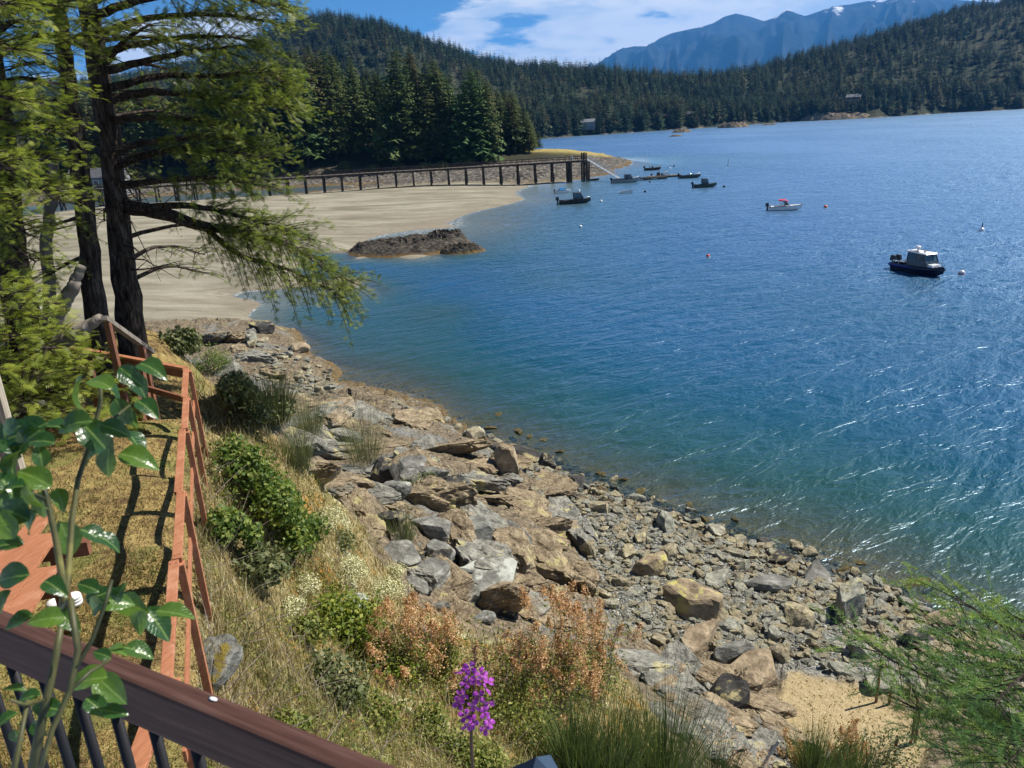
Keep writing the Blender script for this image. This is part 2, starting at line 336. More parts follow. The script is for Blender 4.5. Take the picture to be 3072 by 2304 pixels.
lawnc = n.ramp(n.math('ADD', n.math('MULTIPLY', nB, .6), n.math('MULTIPLY', nC, .4)), [(.30, (.055, .038, .018)), (.44, (.165, .112, .045)), (.56, (.28, .205, .075)), (.72, (.42, .34, .15))])
lawnc = n.mix(n.math('MULTIPLY', n.smooth(nA, .50, .62), .75), lawnc, (.15, .165, .045)); lawnc = n.mix(n.math('MULTIPLY', n.smooth(n.noise(pos, 2.3, 5, .65), .53, .63), .7), lawnc, (.09, .055, .028))
lawnc = n.mix(n.math('MULTIPLY', n.smooth(nD, .50, .60), .6), lawnc, (.15, .085, .04))
slopec = n.ramp(n.math('ADD', n.math('MULTIPLY', nB, .5), n.math('MULTIPLY', nC, .5)), [(.3, (.05, .038, .018)), (.5, (.24, .18, .075)), (.7, (.50, .42, .22))])
slopec = n.mix(n.math('MULTIPLY', n.smooth(nA, .54, .62), .8), slopec, (.34, .17, .03)); slopec = n.mix(n.math('MULTIPLY', n.smooth(n.noise(pos, .9, 5, .6, .5), .56, .62), .8), slopec, (.46, .45, .27))
strawc = n.ramp(n.math('ADD', n.math('MULTIPLY', nB, .4), n.math('MULTIPLY', nC, .6)), [(.3, (.19, .135, .07)), (.5, (.34, .26, .14)), (.7, (.48, .40, .23))])
pebv = n.new('ShaderNodeTexVoronoi', {'Vector': pos, 'Scale': 11.}, feature='F1'); pebc = n.ramp(n.new('ShaderNodeSeparateColor', {0: pebv.outputs['Color']}).outputs[0], [(0, (.05, .052, .046)), (.5, (.19, .195, .17)), (1, (.40, .39, .34))])
sandc = n.ramp(n.math('ADD', n.math('MULTIPLY', n.noise(n.mapping(pos, (.07, .22, .2), (0, 0, .12)), 1., 7, .68), .7), n.math('MULTIPLY', nB, .3)), [(.36, (.11, .098, .068)), (.46, (.20, .178, .128)), (.56, (.27, .247, .185)), (.68, (.34, .32, .25))])
sandc = n.mix(n.math('MULTIPLY', n.smooth(n.noise(n.mapping(pos, (.5, 1.4, 1)), .22, 6, .7), .5, .62), .55), sandc, (.13, .122, .085)); sandc = n.mix(n.math('MULTIPLY', n.smooth(n.noise(n.mapping(pos, (.08, .9, 1), (0, 0, .1)), .35, 4, .6), .61, .68), .45), sandc, (.10, .088, .062))
headc = n.mix(n.smooth(nA, .35, .6), (.018, .016, .010), (.035, .034, .014))
c = rockc
for nm, cc_ in (('lawn', lawnc), ('slope', slopec), ('straw', strawc), ('stones', pebc), ('sand', sandc), ('head', headc)): c = n.mix(n.attr(nm), c, cc_)
py_ = n.new('ShaderNodeSeparateXYZ', {0: pos}).outputs[1]; bank = n.ramp(n.noise(pos, .8, 6, .7), [(.35, (.016, .014, .012)), (.5, (.075, .066, .055)), (.65, (.24, .215, .175))])
c = n.mix(n.math('MULTIPLY', n.smooth(py_, 210., 224.), n.math('SUBTRACT', n.math('SUBTRACT', 1., n.attr('sand')), n.attr('head'), True)), c, bank)
c = n.mix(n.math('MULTIPLY', n.attr('gold'), n.smooth(nA, .32, .48)), c, (.30, .24, .08))
wetn = n.math('ADD', sz, n.math('MULTIPLY', n.math('SUBTRACT', nA, .5), 1.1))
notsand = n.math('SUBTRACT', 1., n.attr('sand'))
c = n.mix(n.math('MULTIPLY', n.math('MULTIPLY', n.math('SUBTRACT', 1., n.smooth(wetn, .15, .55)), notsand), .85), c, n.ramp(nB, [(.35, (.03, .026, .018)), (.55, (.15, .095, .035)), (.7, (.22, .16, .05))]))
c = n.mix(n.math('MULTIPLY', n.math('SUBTRACT', 1., n.smooth(wetn, -.05, .22)), n.attr('sand')), c, (.20, .17, .125))
hh = n.math('ADD', n.math('MULTIPLY', nB, .6), n.math('ADD', n.math('MULTIPLY', nC, .25), n.math('MULTIPLY', strata, n.math('MULTIPLY', notsand, .5))))
hh = n.math('ADD', hh, n.math('MULTIPLY', n.math('MULTIPLY', pebv.outputs['Distance'], n.attr('stones')), -1.2))
hh = n.math('ADD', hh, n.math('MULTIPLY', crackl, n.math('MULTIPLY', n.attr('rockm'), .3)))
finish(n, c, .9, n.bump(hh, .8, .16), .15)

ground = link('ground', npmesh('ground', np.stack([gx, gy, gz], -1), gq, False, gattr), gm)
tagp(ground, kind='structure')

# ------------------------------------------------------------------ far hills
def az_of(px, py): d = ray(px, py); return math.atan2(d[0], d[1]), d[2]/math.hypot(d[0], d[1])
SHP = [(537,139),(602,134.5),(694,128.5),(787,122),(880,117.5),(949,113),(1024,109)]
sh = [(az_of(a, b)[0], CAMH/-az_of(a, b)[1]) for a, b in SHP]
SHA = np.array([rad(-75), rad(-30), rad(-10)]+[s[0] for s in sh]+[rad(50), rad(75)]); SHR = np.array([900, 820, 800]+[s[1] for s in sh]+[1350, 1400])
SKP = [(-300,95),(-100,90),(100,78),(180,62),(232,52),(262,36),(290,20),(330,13),(380,20),(430,38),(480,54),(530,61),(600,66),(640,69),(690,71),(740,66),(790,55),(840,41),(890,26),(940,11),(980,2),(1024,-6),(1120,-20),(1300,-26)]
SKA = np.array([az_of(*s)[0] for s in SKP]); SKE = np.array([az_of(*s)[1] for s in SKP])
def ridge(a): 
    rr = np.interp(a, [rad(-75), rad(-20), rad(-5), rad(8), rad(18), rad(34), rad(75)], [1700, 1650, 1450, 1250, 1350, 2000, 2200])
    e = np.interp(a, SKA, SKE); return rr, CAMH + rr*e - 21
def HZ(x, y):
    a = np.arctan2(x, y); r = np.hypot(x, y); rs = np.interp(a, SHA, SHR) + 26*fbm(a*60, a*0+3, 5, 3); rr, hr = ridge(a); t = (r-rs)/(rr-rs); tc = np.clip(t, 0, 1)
    zf = hr*np.sin(PI/2*tc)**.95; zf = np.where(t > 1, hr*(1-.6*np.clip((r-rr)/900, 0, 1)**1.5), zf)
    zf = zf + np.clip(t*4, 0, 1)*(.10*hr*fbm(x*.006, y*.006, 8, 4) + 10*fbm(x*.02, y*.02, 4, 3))*np.clip((1.15-t)*3, .1, 1)
    return np.where(t < 0, np.maximum(-4, (r-rs)*.06), zf + 2.2*np.clip(t*60, 0, 1)), t
x, y, q = polar(-70, 70, 420, 640, 2900, 150)
z, t = HZ(x, y)
hm, n = new_mat('hill_floor'); pos = n.pos(); f = n.noise(pos, .05, 6, .6); szz = n.new('ShaderNodeSeparateXYZ', {0: pos}).outputs[2]
c = n.mix(n.smooth(f, .35, .65), (.012, .022, .012), (.04, .04, .022)); shc = n.ramp(n.noise(pos, .06, 6, .7), [(.4, (.02, .018, .015)), (.55, (.09, .08, .065)), (.68, (.30, .27, .21))])
c = n.mix(n.smooth(n.math('ADD', szz, n.math('MULTIPLY', f, -7.)), -3.6, -2.2), shc, c); finish(n, c, .95, n.bump(f, 1., 4.), .1)
hills = link('forested_hills', npmesh('hills', np.stack([x, y, z], -1), q, True), hm); tagp(hills, kind='structure')

# mountains
MP = [(430,120),(520,105),(575,80),(592,67),(606,58),(620,49),(634,46.5),(648,46),(660,38),(672,33),(685,30),(700,27),(713,23),(725,16),(736,13),(750,16),(764,21),(776,17),(787,9),(796,13),(805,16),(820,11),(833,6),(850,4),(866,1),(905,-4),(960,0),(1024,4),(1100,30),(1250,70)]
MA = np.array([az_of(*s)[0] for s in MP]); ME = np.array([az_of(*s)[1] for s in MP])
x, y, q = polar(-14, 56, 480, 9000, 17500, 80); a = np.arctan2(x, y); r = np.hypot(x, y)
hr = 13500*np.interp(a, MA, ME) + 16; t = (r-9300)/(13500-9300)
rg = 1 - np.abs(2*vnoise(a*38, r/1500, 3)-1); rg2 = 1 - np.abs(2*vnoise(a*95, r/620, 9)-1)
zz_ = hr*np.where(t < 1, np.clip(t, 0, 1)**.85, 1-.5*np.clip((t-1)/.95, 0, 1)); zz_ += (rg-.6)*560*np.clip(t*3, 0, 1)*np.clip(np.abs(1-t)*2.2, 0, 1) + (rg2-.6)*210*np.clip(t*3, 0, 1)*np.clip(np.abs(1-t)*3, .0, 1)
mm, n = new_mat('haze_tinted_rock'); pos = n.pos(); s3 = n.new('ShaderNodeSeparateXYZ', {0: pos}).outputs[2]; f = n.noise(pos, .0016, 8, .62)
c = n.mix(n.smooth(f, .4, .6), (.008, .014, .02), (.022, .03, .04)); c = n.mix(n.math('MULTIPLY', n.smooth(n.math('ADD', n.math('MULTIPLY', s3, .0006), f), 1.36, 1.42), .85), c, (.75, .78, .82))  # rock darkened and tinted blue, some of the distance haze painted in
finish(n, c, .95, n.bump(f, 1., 120.), .05)
tagp(link('mountains', npmesh('mountains', np.stack([x, y, np.maximum(zz_, -30)], -1), q, True), mm), kind='structure')

# ------------------------------------------------------------------ water
x, y, q = polar(-72, 72, 420, 9, 17000, 330); R = np.hypot(x, y)
dep = np.full(x.shape, 9.); m = R < 400; dep[m] = -Zb(x[m], y[m]); zt = np.zeros(x.shape)
keep = dep > -1.6; fk = keep[q].any(1) | (R[q].min(1) > 400); 
wm, n = new_mat('sea_water'); pos = n.pos(); d = n.attr('depth')
def wav(rot, sx, scale, det=4, rough=.55, dist=.4):
    return n.noise(n.mapping(n.mapping(pos, rot=(0, 0, rad(-rot))), (sx, 1, 1)), scale, det, rough, dist)
def ridged(v): return n.math('SUBTRACT', 1., n.math('MULTIPLY', n.math('ABSOLUTE', n.math('SUBTRACT', v, .5)), 2.6))
wA = wav(38, .30, .20, 3, .5); wB = wav(30, .38, .62, 4, .6); wC = wav(52, .45, 1.7, 4, .6); wD = wav(15, .5, .085, 3, .5); w4 = n.noise(n.mapping(pos, (1, .5, 1)), .02, 3, .5)
hgt = n.math('ADD', n.math('ADD', n.math('MULTIPLY', ridged(wA), .5), n.math('MULTIPLY', ridged(wB), .36)), n.math('ADD', n.math('MULTIPLY', wC, .20), n.math('MULTIPLY', wD, .6)))
gust = n.smooth(w4, .35, .65)
bmp = n.bump(hgt, n.math('ADD', .46, n.math('MULTIPLY', gust, .30)), 1.0)
body = n.ramp(n.math('DIVIDE', d, 12.), [(0, (.07, .10, .06)), (.12, (.016, .066, .056)), (.30, (.003, .050, .078)), (.75, (.003, .056, .145))])
body = n.mix(n.math('MULTIPLY', gust, .25), body, (.004, .066, .18))
dif = n.new('ShaderNodeBsdfDiffuse', {'Color': body, 'Normal': bmp}).outputs[0]
alpha = n.math('SUBTRACT', 1., n.math('POWER', 2.718, n.math('MULTIPLY', n.math('MAXIMUM', d, 0.), -.8)))
tr = n.new('ShaderNodeBsdfTransparent', {'Color': (.82, .92, .88)}).outputs[0]
under = n.new('ShaderNodeMixShader', {0: alpha, 1: tr, 2: dif}).outputs[0]
gl = n.new('ShaderNodeBsdfGlossy', {'Color': (.60, .80, 1.0), 'Roughness': .29, 'Normal': bmp}).outputs[0]
fr = n.new('ShaderNodeFresnel', {'IOR': 1.33, 'Normal': bmp}).outputs[0]
foam = n.math('MULTIPLY', n.math('MULTIPLY', n.smooth(d, .07, .0), n.smooth(n.noise(pos, 1.6, 6, .75), .52, .60)), n.attr('sandy'))
sea = n.new('ShaderNodeMixShader', {0: fr, 1: under, 2: gl}).outputs[0]
fo = n.new('ShaderNodeBsdfDiffuse', {'Color': (.72, .74, .74)}).outputs[0]
n.new('ShaderNodeOutputMaterial', {'Surface': n.new('ShaderNodeMixShader', {0: n.math('MULTIPLY', foam, .75), 1: sea, 2: fo}).outputs[0]})
me = npmesh('water', np.stack([x, y, zt], -1), q[fk], True, dict(depth=dep, sandy=np.clip((R-66)/10, 0.12, 1))); water = link('water', me, wm); tagp(water, kind='structure')
# ------------------------------------------------------------------ shared materials
MT = {}
MT['bark'] = simple('bark', (.075, .055, .042), (.02, .015, .012), 9, .95, 1., .1, stretch=(1, 1, .25))
MT['far_bark'] = simple('far_bark', (.05, .04, .035), (.02, .016, .014), 3, .95)
def conmat(name, a, b, rv=.3, ws=.02, brown=.0):
    m, n = new_mat(name); f = n.noise(n.pos(), ws, 4, .6); r = n.rnd()
    c = n.mix(n.smooth(f, .35, .65), a, b)
    if brown: c = n.mix(n.math('MULTIPLY', n.smooth(n.math('ADD', n.math('MULTIPLY', f, .6), n.math('MULTIPLY', r, .4)), .56, .66), brown), c, (.085, .052, .028))
    c = n.new('ShaderNodeHueSaturation', {'Color': c, 'Value': n.math('ADD', n.math('MULTIPLY', r, rv*2), 1-rv), 'Hue': n.math('ADD', .47, n.math('MULTIPLY', n.math('FRACT', n.math('MULTIPLY', r, 7.3)), .06))}).outputs[0]
    finish(n, c, .8, None, .15); return m
MT['far_needles'] = conmat('far_needles', (.026, .060, .030), (.056, .092, .034), .6, .006, .5)
MT['needles'] = conmat('needles', (.042, .074, .020), (.090, .118, .030), .35, .05, .45)
MT['brown_needles'] = simple('brown_needles', (.13, .075, .03), (.07, .05, .02), .5, .9)

def conifer(seed, H, Rm, lv, nb, seg, bare=.06, irr=.35):
    """crown: drooping ragged branches on a tapering trunk; returns (trunk MB, v, f)"""
    rg = np.random.default_rng(seed); V = []; Fc = []; nv = 0
    for i in range(lv):
        t = bare + (1-bare)*((i+rg.random()*.8)/lv); z0 = H*t
        L0 = Rm*((1-t)**.72)*(1-.35*math.exp(-((t-bare)/.08)))+.02*H*(1-t)+.012*H
        for b in range(nb):
            a = 2*PI*(b+rg.random())/nb; L = L0*(1-irr+irr*2*rg.random()); dz = L*(.15-.55*rg.random())*(1.15-t); wdt = L*.30*(.7+.6*rg.random())
            ca, sa = math.cos(a), math.sin(a); ss = np.linspace(0.08, 1, seg+1)
            c = np.stack([ss*L*ca, ss*L*sa, z0 + dz*ss**1.6 + .06*L*np.sin(ss*3)], -1)
            for k in range(seg):
                wk = wdt*(1-.55*ss[k])*(.6+.8*rg.random(2)); hang = L*(.05+.16*rg.random(2)); mid = c[k]*.35+c[k+1]*.65
                for sgn, q in ((1, 0), (-1, 1)):
                    tip = mid + np.array([-sa*sgn*wk[q], ca*sgn*wk[q], -hang[q]]) + rg.normal(0, .02*L, 3)
                    V += [c[k], c[k+1]+rg.normal(0, .015*L, 3), tip]; Fc.append((nv, nv+1, nv+2)); nv += 3
    tm = MB(); tm.tube([(0, 0, -1.), (0, 0, H*.5), (0, 0, H*.97)], [H*.013, H*.008, H*.001], 6)
    return tm, np.array(V), np.array(Fc)

def leafcloud(seed, n, rx, ry, rz, leaf, lumps=7, flat=.0):
    """leaf quads gathered in lumps on an uneven ellipsoid; returns v,f,attr"""
    rg = np.random.default_rng(seed); lc = rg.normal(0, 1, (lumps, 3)); lc /= np.linalg.norm(lc, axis=1)[:, None]; lc *= (.35+.4*rg.random((lumps, 1))); lc[:, 2] = np.abs(lc[:, 2])*.9
    k = rg.integers(0, lumps, n); d = rg.normal(0, 1, (n, 3)); d /= np.linalg.norm(d, axis=1)[:, None]; rr = rg.random((n, 1))**.45*(.35+.3*rg.random((lumps, 1))[k])
    c = (lc[k]+d*rr)*np.array([rx, ry, rz]); c[:, 2] += rz*.25; c[:, 2] = np.maximum(c[:, 2], .02)
    u = rg.normal(0, 1, (n, 3)); u /= np.linalg.norm(u, axis=1)[:, None]; nn = d + rg.normal(0, .5, (n, 3)) + np.array([0, 0, .4]); w_ = np.cross(nn, u); w_ /= np.linalg.norm(w_, axis=1)[:, None]+1e-9
    L = leaf*(.6+.8*rg.random((n, 1))); wd = L*.32
    v = np.stack([c-u*L*.5, c+w_*wd, c+u*L*.5, c-w_*wd], 1).reshape(-1, 3); f = np.arange(4*n).reshape(-1, 4)
    return v, f, np.repeat(rg.random(n), 4)
# forest on the far hills: one mass of instanced conifers
def scatter_gn(name, pts, scl, rot, idx, protos, kind='stuff', mats=None):
    me = bpy.data.meshes.new(name); me.vertices.add(len(pts)); me.vertices.foreach_set('co', np.asarray(pts, np.float32).ravel())
    a = me.attributes.new('scl', 'FLOAT_VECTOR', 'POINT'); a.data.foreach_set('vector', np.asarray(scl, np.float32).ravel())
    a = me.attributes.new('rot', 'FLOAT_VECTOR', 'POINT'); a.data.foreach_set('vector', np.asarray(rot, np.float32).ravel())
    a = me.attributes.new('idx', 'INT', 'POINT'); a.data.foreach_set('value', np.asarray(idx, np.int32))
    o = link(name, me); pc = bpy.data.collections.new(name+'_kinds')
    for i, p in enumerate(protos): ob = bpy.data.objects.new('%s_kind_%03d' % (name, i), p); pc.objects.link(ob)
    g = bpy.data.node_groups.new(name, 'GeometryNodeTree'); g.interface.new_socket('Geometry', in_out='INPUT', socket_type='NodeSocketGeometry'); g.interface.new_socket('Geometry', in_out='OUTPUT', socket_type='NodeSocketGeometry')
    N = g.nodes; L = g.links; gi = N.new('NodeGroupInput'); go = N.new('NodeGroupOutput'); ip = N.new('GeometryNodeInstanceOnPoints'); ci = N.new('GeometryNodeCollectionInfo')
    ci.inputs['Collection'].default_value = pc; ci.inputs['Separate Children'].default_value = True; ci.inputs['Reset Children'].default_value = True
    def na(nm, t): q = N.new('GeometryNodeInputNamedAttribute'); q.data_type = t; q.inputs['Name'].default_value = nm; return q.outputs['Attribute']
    ip.inputs['Pick Instance'].default_value = True; mp = N.new('GeometryNodeMeshToPoints'); L.new(gi.outputs[0], mp.inputs[0]); L.new(mp.outputs[0], ip.inputs['Points']); L.new(ci.outputs[0], ip.inputs['Instance'])
    L.new(na('idx', 'INT'), ip.inputs['Instance Index']); er = N.new('FunctionNodeEulerToRotation'); L.new(na('rot', 'FLOAT_VECTOR'), er.inputs[0]); L.new(er.outputs[0], ip.inputs['Rotation']); L.new(na('scl', 'FLOAT_VECTOR'), ip.inputs['Scale'])
    L.new(ip.outputs[0], go.inputs[0]); md = o.modifiers.new('scatter', 'NODES'); md.node_group = g; tagp(o, kind=kind); return o
def joined_conifer(seed, H, Rm, lv, nb, seg, bare, mats, irr=.35):
    tm, v, f = conifer(seed, H, Rm, lv, nb, seg, bare, irr); tv = np.array([tuple(p) for p in tm.v]); nq = [q for q in tm.f if len(q) == 4]
    me = npmesh('conifer', np.concatenate([tv, v]), [np.array(nq), f+len(tv)], False, mi=[0]*len(nq)+[1]*len(f)); me.materials.append(mats[0]); me.materials.append(mats[1]); return me
fp = [joined_conifer(100+i, 16+1.6*(i % 5), 2.7+.55*(i % 4), 16, 7, 2, .12 if i % 2 else .04, (MT['far_bark'], MT['far_needles']), .45) for i in range(7)]
def round_tree(seed):
    v, f, t_ = leafcloud(seed, 260, 3.6, 3.6, 5.0, 1.5, 8); v[:, 2] += 3; f = np.concatenate([f[:, [0, 1, 2]], f[:, [0, 2, 3]]]); me = npmesh('round_tree', v, f); me.materials.append(MT['far_broadleaf']); return me
MT['far_broadleaf'] = conmat('far_broadleaf', (.05, .075, .025), (.09, .085, .03), .4, .02, .6)
fp += [round_tree(1), round_tree(2)]
def sample_far(n, amin, amax):
    a = rad(amin) + rng.random(n)*rad(amax-amin); rs = np.interp(a, SHA, SHR); rr, hr = ridge(a); r = np.sqrt(rs**2 + rng.random(n)*((rr+90)**2-rs**2)); return r*np.sin(a), r*np.cos(a)
x, y = sample_far(20000, -52, 52); x2, y2 = sample_far(60000, -30, 40)
a2 = np.arctan2(x2, y2); t2 = (np.hypot(x2, y2)-np.interp(a2, SHA, SHR)); m = t2 < 75; x = np.concatenate([x, x2[m][:2600]]); y = np.concatenate([y, y2[m][:2600]])
z, t = HZ(x, y); gap = fbm(x*.03, y*.03, 66, 3); m = (t > .0015) & ~((gap > .21) & (t < .07)); x, y, z = x[m], y[m], z[m]; N_ = len(x)
s = .52+.75*rng.random(N_)**1.5; s *= np.where(fbm(x*.01, y*.01, 21, 2) > .1, .8, 1.0)
scatter_gn('far_forest', np.stack([x, y, z-.4], -1), np.stack([s*(.95+.5*rng.random(N_)), s*(.95+.5*rng.random(N_)), s], -1), np.stack([rng.normal(0, .03, N_), rng.normal(0, .03, N_), rng.random(N_)*6.28], -1), np.where((rng.random(N_) < .07) & (z < 60), 7+rng.integers(0, 2, N_), rng.integers(0, 7, N_)), fp)['label'] = 'dense dark conifer forest covering the far hills'

# ------------------------------------------------------------------ conifers on the headland behind the pier
hp = []
for i in range(7):
    tm, v, f = conifer(300+i, 30, 4.6+.7*(i % 3), 34, 9, 5, [.10, .22, .05, .16, .08, .30, .12][i], .42)
    ct = npmesh('conifer_crown', v, f); ct.materials.append(MT['needles']); tt = tm.mesh('conifer_trunk', True); tt.materials.append(MT['far_bark']); hp.append((tt, ct))
tm, v, f = conifer(390, 30, 4.0, 34, 8, 4, .12, .5); bc = npmesh('conifer_crown', v, f); bc.materials.append(MT['brown_needles'])
HSK = [(150,70),(200,64),(230,60),(262,56),(275,52),(300,44),(318,42),(330,40),(345,48),(362,58),(380,66),(392,56),(404,42),(414,38),(424,46),(436,52),(448,62),(462,64),(474,60),(486,70),(497,86),(508,84),(520,90),(529,112),(536,135)]
spots = []; tries = 0
while len(spots) < 150 and tries < 6000:
    tries += 1; X = -158+172*rng.random(); Y = 276+70*rng.random()**1.35
    if Y < 278 + .0*X or (X > -2 and Y < 300): continue
    if all((X-a)**2+(Y-b)**2 > 17 for a, b in spots): spots.append((X, Y))
spots += [(9.5, 306), (13, 309.5), (5.5, 300), (11, 316), (15.5, 314.5)]
spots.sort(key=lambda s: s[1])
for i, (X, Y) in enumerate(spots):
    g = G(X, Y); px, py, f_ = proj(np.array([X, Y, g])); sk = np.interp(px, [a for a, b in HSK], [b for a, b in HSK])
    e = az_of(px, sk)[1]; r = math.hypot(X, Y); Hm = CAMH + r*e - g; Ht = min(Hm*(1 - (.28 if X < -12 else .10)*rng.random()**1.8), 37+13*rng.random())
    if Ht < 6: Ht = 6+3*rng.random()
    o = empty('conifer_tree', (X, Y, g-.3), rng.random()*6.28, 1); k = int(rng.integers(0, 7)); s = Ht/30; wv = s*(.95+.45*rng.random())*(1 if Ht > 18 else 1.25); o.scale = (wv, wv, s)
    dead = i in (14, 33, 57, 80)
    link('trunk', hp[k][0], None, o); link('crown', bc if dead else hp[k][1], None, o)
    if dead: tagp(o, 'rust brown dying conifer among the green headland trees behind the pier', 'tree', 'brown conifers on the headland')
    elif X > 4: tagp(o, 'low dark green conifer at the seaward tip of the headland stand', 'tree', 'conifers at the tip of the headland')
    elif Y < 285: tagp(o, 'dark green conifer in the front row of the headland stand nearest the pier', 'tree', 'front row conifers on the headland')
    elif Y < 310: tagp(o, 'tall dark green conifer in the middle of the dense headland stand', 'tree', 'middle conifers on the headland')
    else: tagp(o, 'tall conifer at the back of the headland stand showing only its top', 'tree', 'back row conifers on the headland')
# round shrubs at the foot of the headland trees
MT['shrub'] = leafmat('shrub_leaf', (.03, .055, .015), (.07, .10, .03), (.13, .13, .04), .25, attr='tone')
v, f, t_ = leafcloud(5, 2600, 2.2, 2.2, 2.0, .45, 9); shm = npmesh('shrub', v, f, False, dict(tone=t_)); shm.materials.append(MT['shrub'])
stem_m = MB()
for k in range(5): stem_m.tube([(0, 0, -.3), (.5*math.cos(k*1.3), .5*math.sin(k*1.3), .8), (1.0*math.cos(k*1.3), 1.*math.sin(k*1.3), 1.7)], [.07, .05, .02], 5)
stm = stem_m.mesh('stems'); stm.materials.append(MT['far_bark'])
for i in range(16):
    X = -125+8.2*i+rng.normal(0, 2.); Y = 270+rng.random()*6+(10 if X > -10 else 0)
    o = empty('shrub', (X, Y, G(X, Y)-.2), rng.random()*6, .7+.7*rng.random()); link('foliage', shm, None, o); link('stems', stm, None, o)
    tagp(o, 'round green shrub on the bank between the pier and the headland conifers', 'shrub', 'shrubs along the foot of the headland')

# ------------------------------------------------------------------ houses
MT['grey_wall'] = simple('grey_wall', (.20, .21, .22), (.15, .16, .17), 2, .8); MT['dark_roof'] = simple('dark_roof', (.09, .09, .10), (.05, .05, .055), 3, .8)
MT['pale_roof'] = simple('pale_roof', (.15, .16, .17), (.10, .11, .12), 2, .7); MT['brown_wall'] = simple('brown_wall', (.16, .10, .06), (.10, .065, .04), 2, .8)
MT['glass_dark'] = simple('glass_dark', (.02, .03, .04), (.03, .04, .05), 2, .1, 0, .6); MT['white_paint'] = simple('white_paint', (.78, .78, .76), (.68, .68, .66), 5, .35, 0, .5)
def house(loc, rz, wx, wy, hz, wm_, rm, label, name='house'):
    o = empty(name, loc, rz); m = MB(); m.box((0, 0, hz/2-1), (wx, wy, hz+2)); m.add([(-wx/2, -wy/2, hz), (wx/2, -wy/2, hz), (wx/2, wy/2, hz), (-wx/2, wy/2, hz), (-wx/2, 0, hz+wy*.3), (wx/2, 0, hz+wy*.3)], [(0, 3, 4), (1, 5, 2)]); m.build('wall', wm_, o)
    m = MB(); ov = .5; rh = hz+wy*.3
    for s in (-1, 1):
        a = [(-wx/2-ov, s*(wy/2+ov), hz-ov*.6), (wx/2+ov, s*(wy/2+ov), hz-ov*.6), (wx/2+ov, 0, rh+.02), (-wx/2-ov, 0, rh+.02)]; b = [(p, q_, r_+.22) for p, q_, r_ in a]
        m.add(a+b, [(0, 1, 2, 3), (4, 5, 6, 7), (0, 1, 5, 4), (1, 2, 6, 5), (3, 0, 4, 7), (2, 3, 7, 6)])
    rf = m.build('roof', rm, o); c = MB(); c.box((wx*.22, wy*.12, rh+.3), (.7, .7, 1.8)); c.build('chimney', MT['brown_wall'], rf)
    nw = max(2, int(wx/2.6))
    for k in range(nw):
        X = -wx/2+(k+.5)*wx/nw; m = MB(); m.box((X, -wy/2-.03, hz*.55), (1.5, .1, 1.4)); wo_ = m.build('window', MT['white_paint'], o); m = MB(); m.box((X, -wy/2-.09, hz*.55), (1.3, .04, 1.2)); m.build('pane', MT['glass_dark'], wo_)
    return tagp(o, label, 'house')
q = P(124, 186, 3.5); house((q[0]-4, q[1]-6, 3.3), .15, 15, 8, 3.6, MT['grey_wall'], MT['dark_roof'], 'low grey beach house seen past the fir trunk above the sand flat', 'beach_house')
def far_at(px, py, dz=0):
    d = ray(px, py); d = d/math.hypot(d[0], d[1]); t = np.linspace(600, 1900, 900); k = np.argmax(CAMH+d[2]*t < HZ(d[0]*t, d[1]*t)[0]+.0); return (d[0]*t[k], d[1]*t[k], HZ(np.array([d[0]*t[k]]), np.array([d[1]*t[k]]))[0][0]+dz)
house(far_at(588, 131, 2.5), -.1, 14, 9, 6, MT['grey_wall'], MT['pale_roof'], 'pale roofed house among the trees on the far shore beyond the headland', 'shore_house')
house(far_at(853, 108, 4), -.6, 16, 10, 8, MT['brown_wall'], MT['pale_roof'], 'brown house with pale roof on the wooded slope above the far reef', 'shore_house')
house(far_at(686, 122, 3), -.3, 11, 8, 5, MT['brown_wall'], MT['dark_roof'], 'small dark cabin in the trees at the middle of the far shore', 'shore_cabin')

# ------------------------------------------------------------------ rock islets
def rockmat(name, stops, low=None, lowz=.5, sc=1., lichen=None):
    m, n = new_mat(name); pos = n.pos(); a = n.noise(pos, 1.4*sc, 7, .65); b = n.noise(n.mapping(pos, (1, 3, 3), (.3, .2, .6)), 2.2*sc, 6, .65); f = n.math('ADD', n.math('MULTIPLY', a, .5), n.math('MULTIPLY', b, .5))
    c = n.ramp(f, stops); s_ = n.new('ShaderNodeSeparateXYZ', {0: pos}).outputs[2]
    if low: c = n.mix(n.math('MULTIPLY', n.smooth(n.math('ADD', s_, n.math('MULTIPLY', a, .8)), lowz+.75, lowz+.35), .85), c, low)
    if lichen: c = n.mix(n.smooth(n.noise(pos, .8*sc, 5, .6), .56, .64), c, lichen)
    finish(n, c, .92, n.bump(f, .9, .25/sc), .12); return m
MT['islet'] = rockmat('islet_rock', [(.3, (.008, .007, .006)), (.48, (.035, .030, .024)), (.58, (.10, .085, .065)), (.72, (.24, .205, .155))], (.17, .10, .03), .05, .8)
MT['reef'] = rockmat('reef_rock', [(.3, (.06, .045, .035)), (.5, (.20, .15, .10)), (.7, (.38, .31, .20))], (.05, .04, .03), .2, .2)
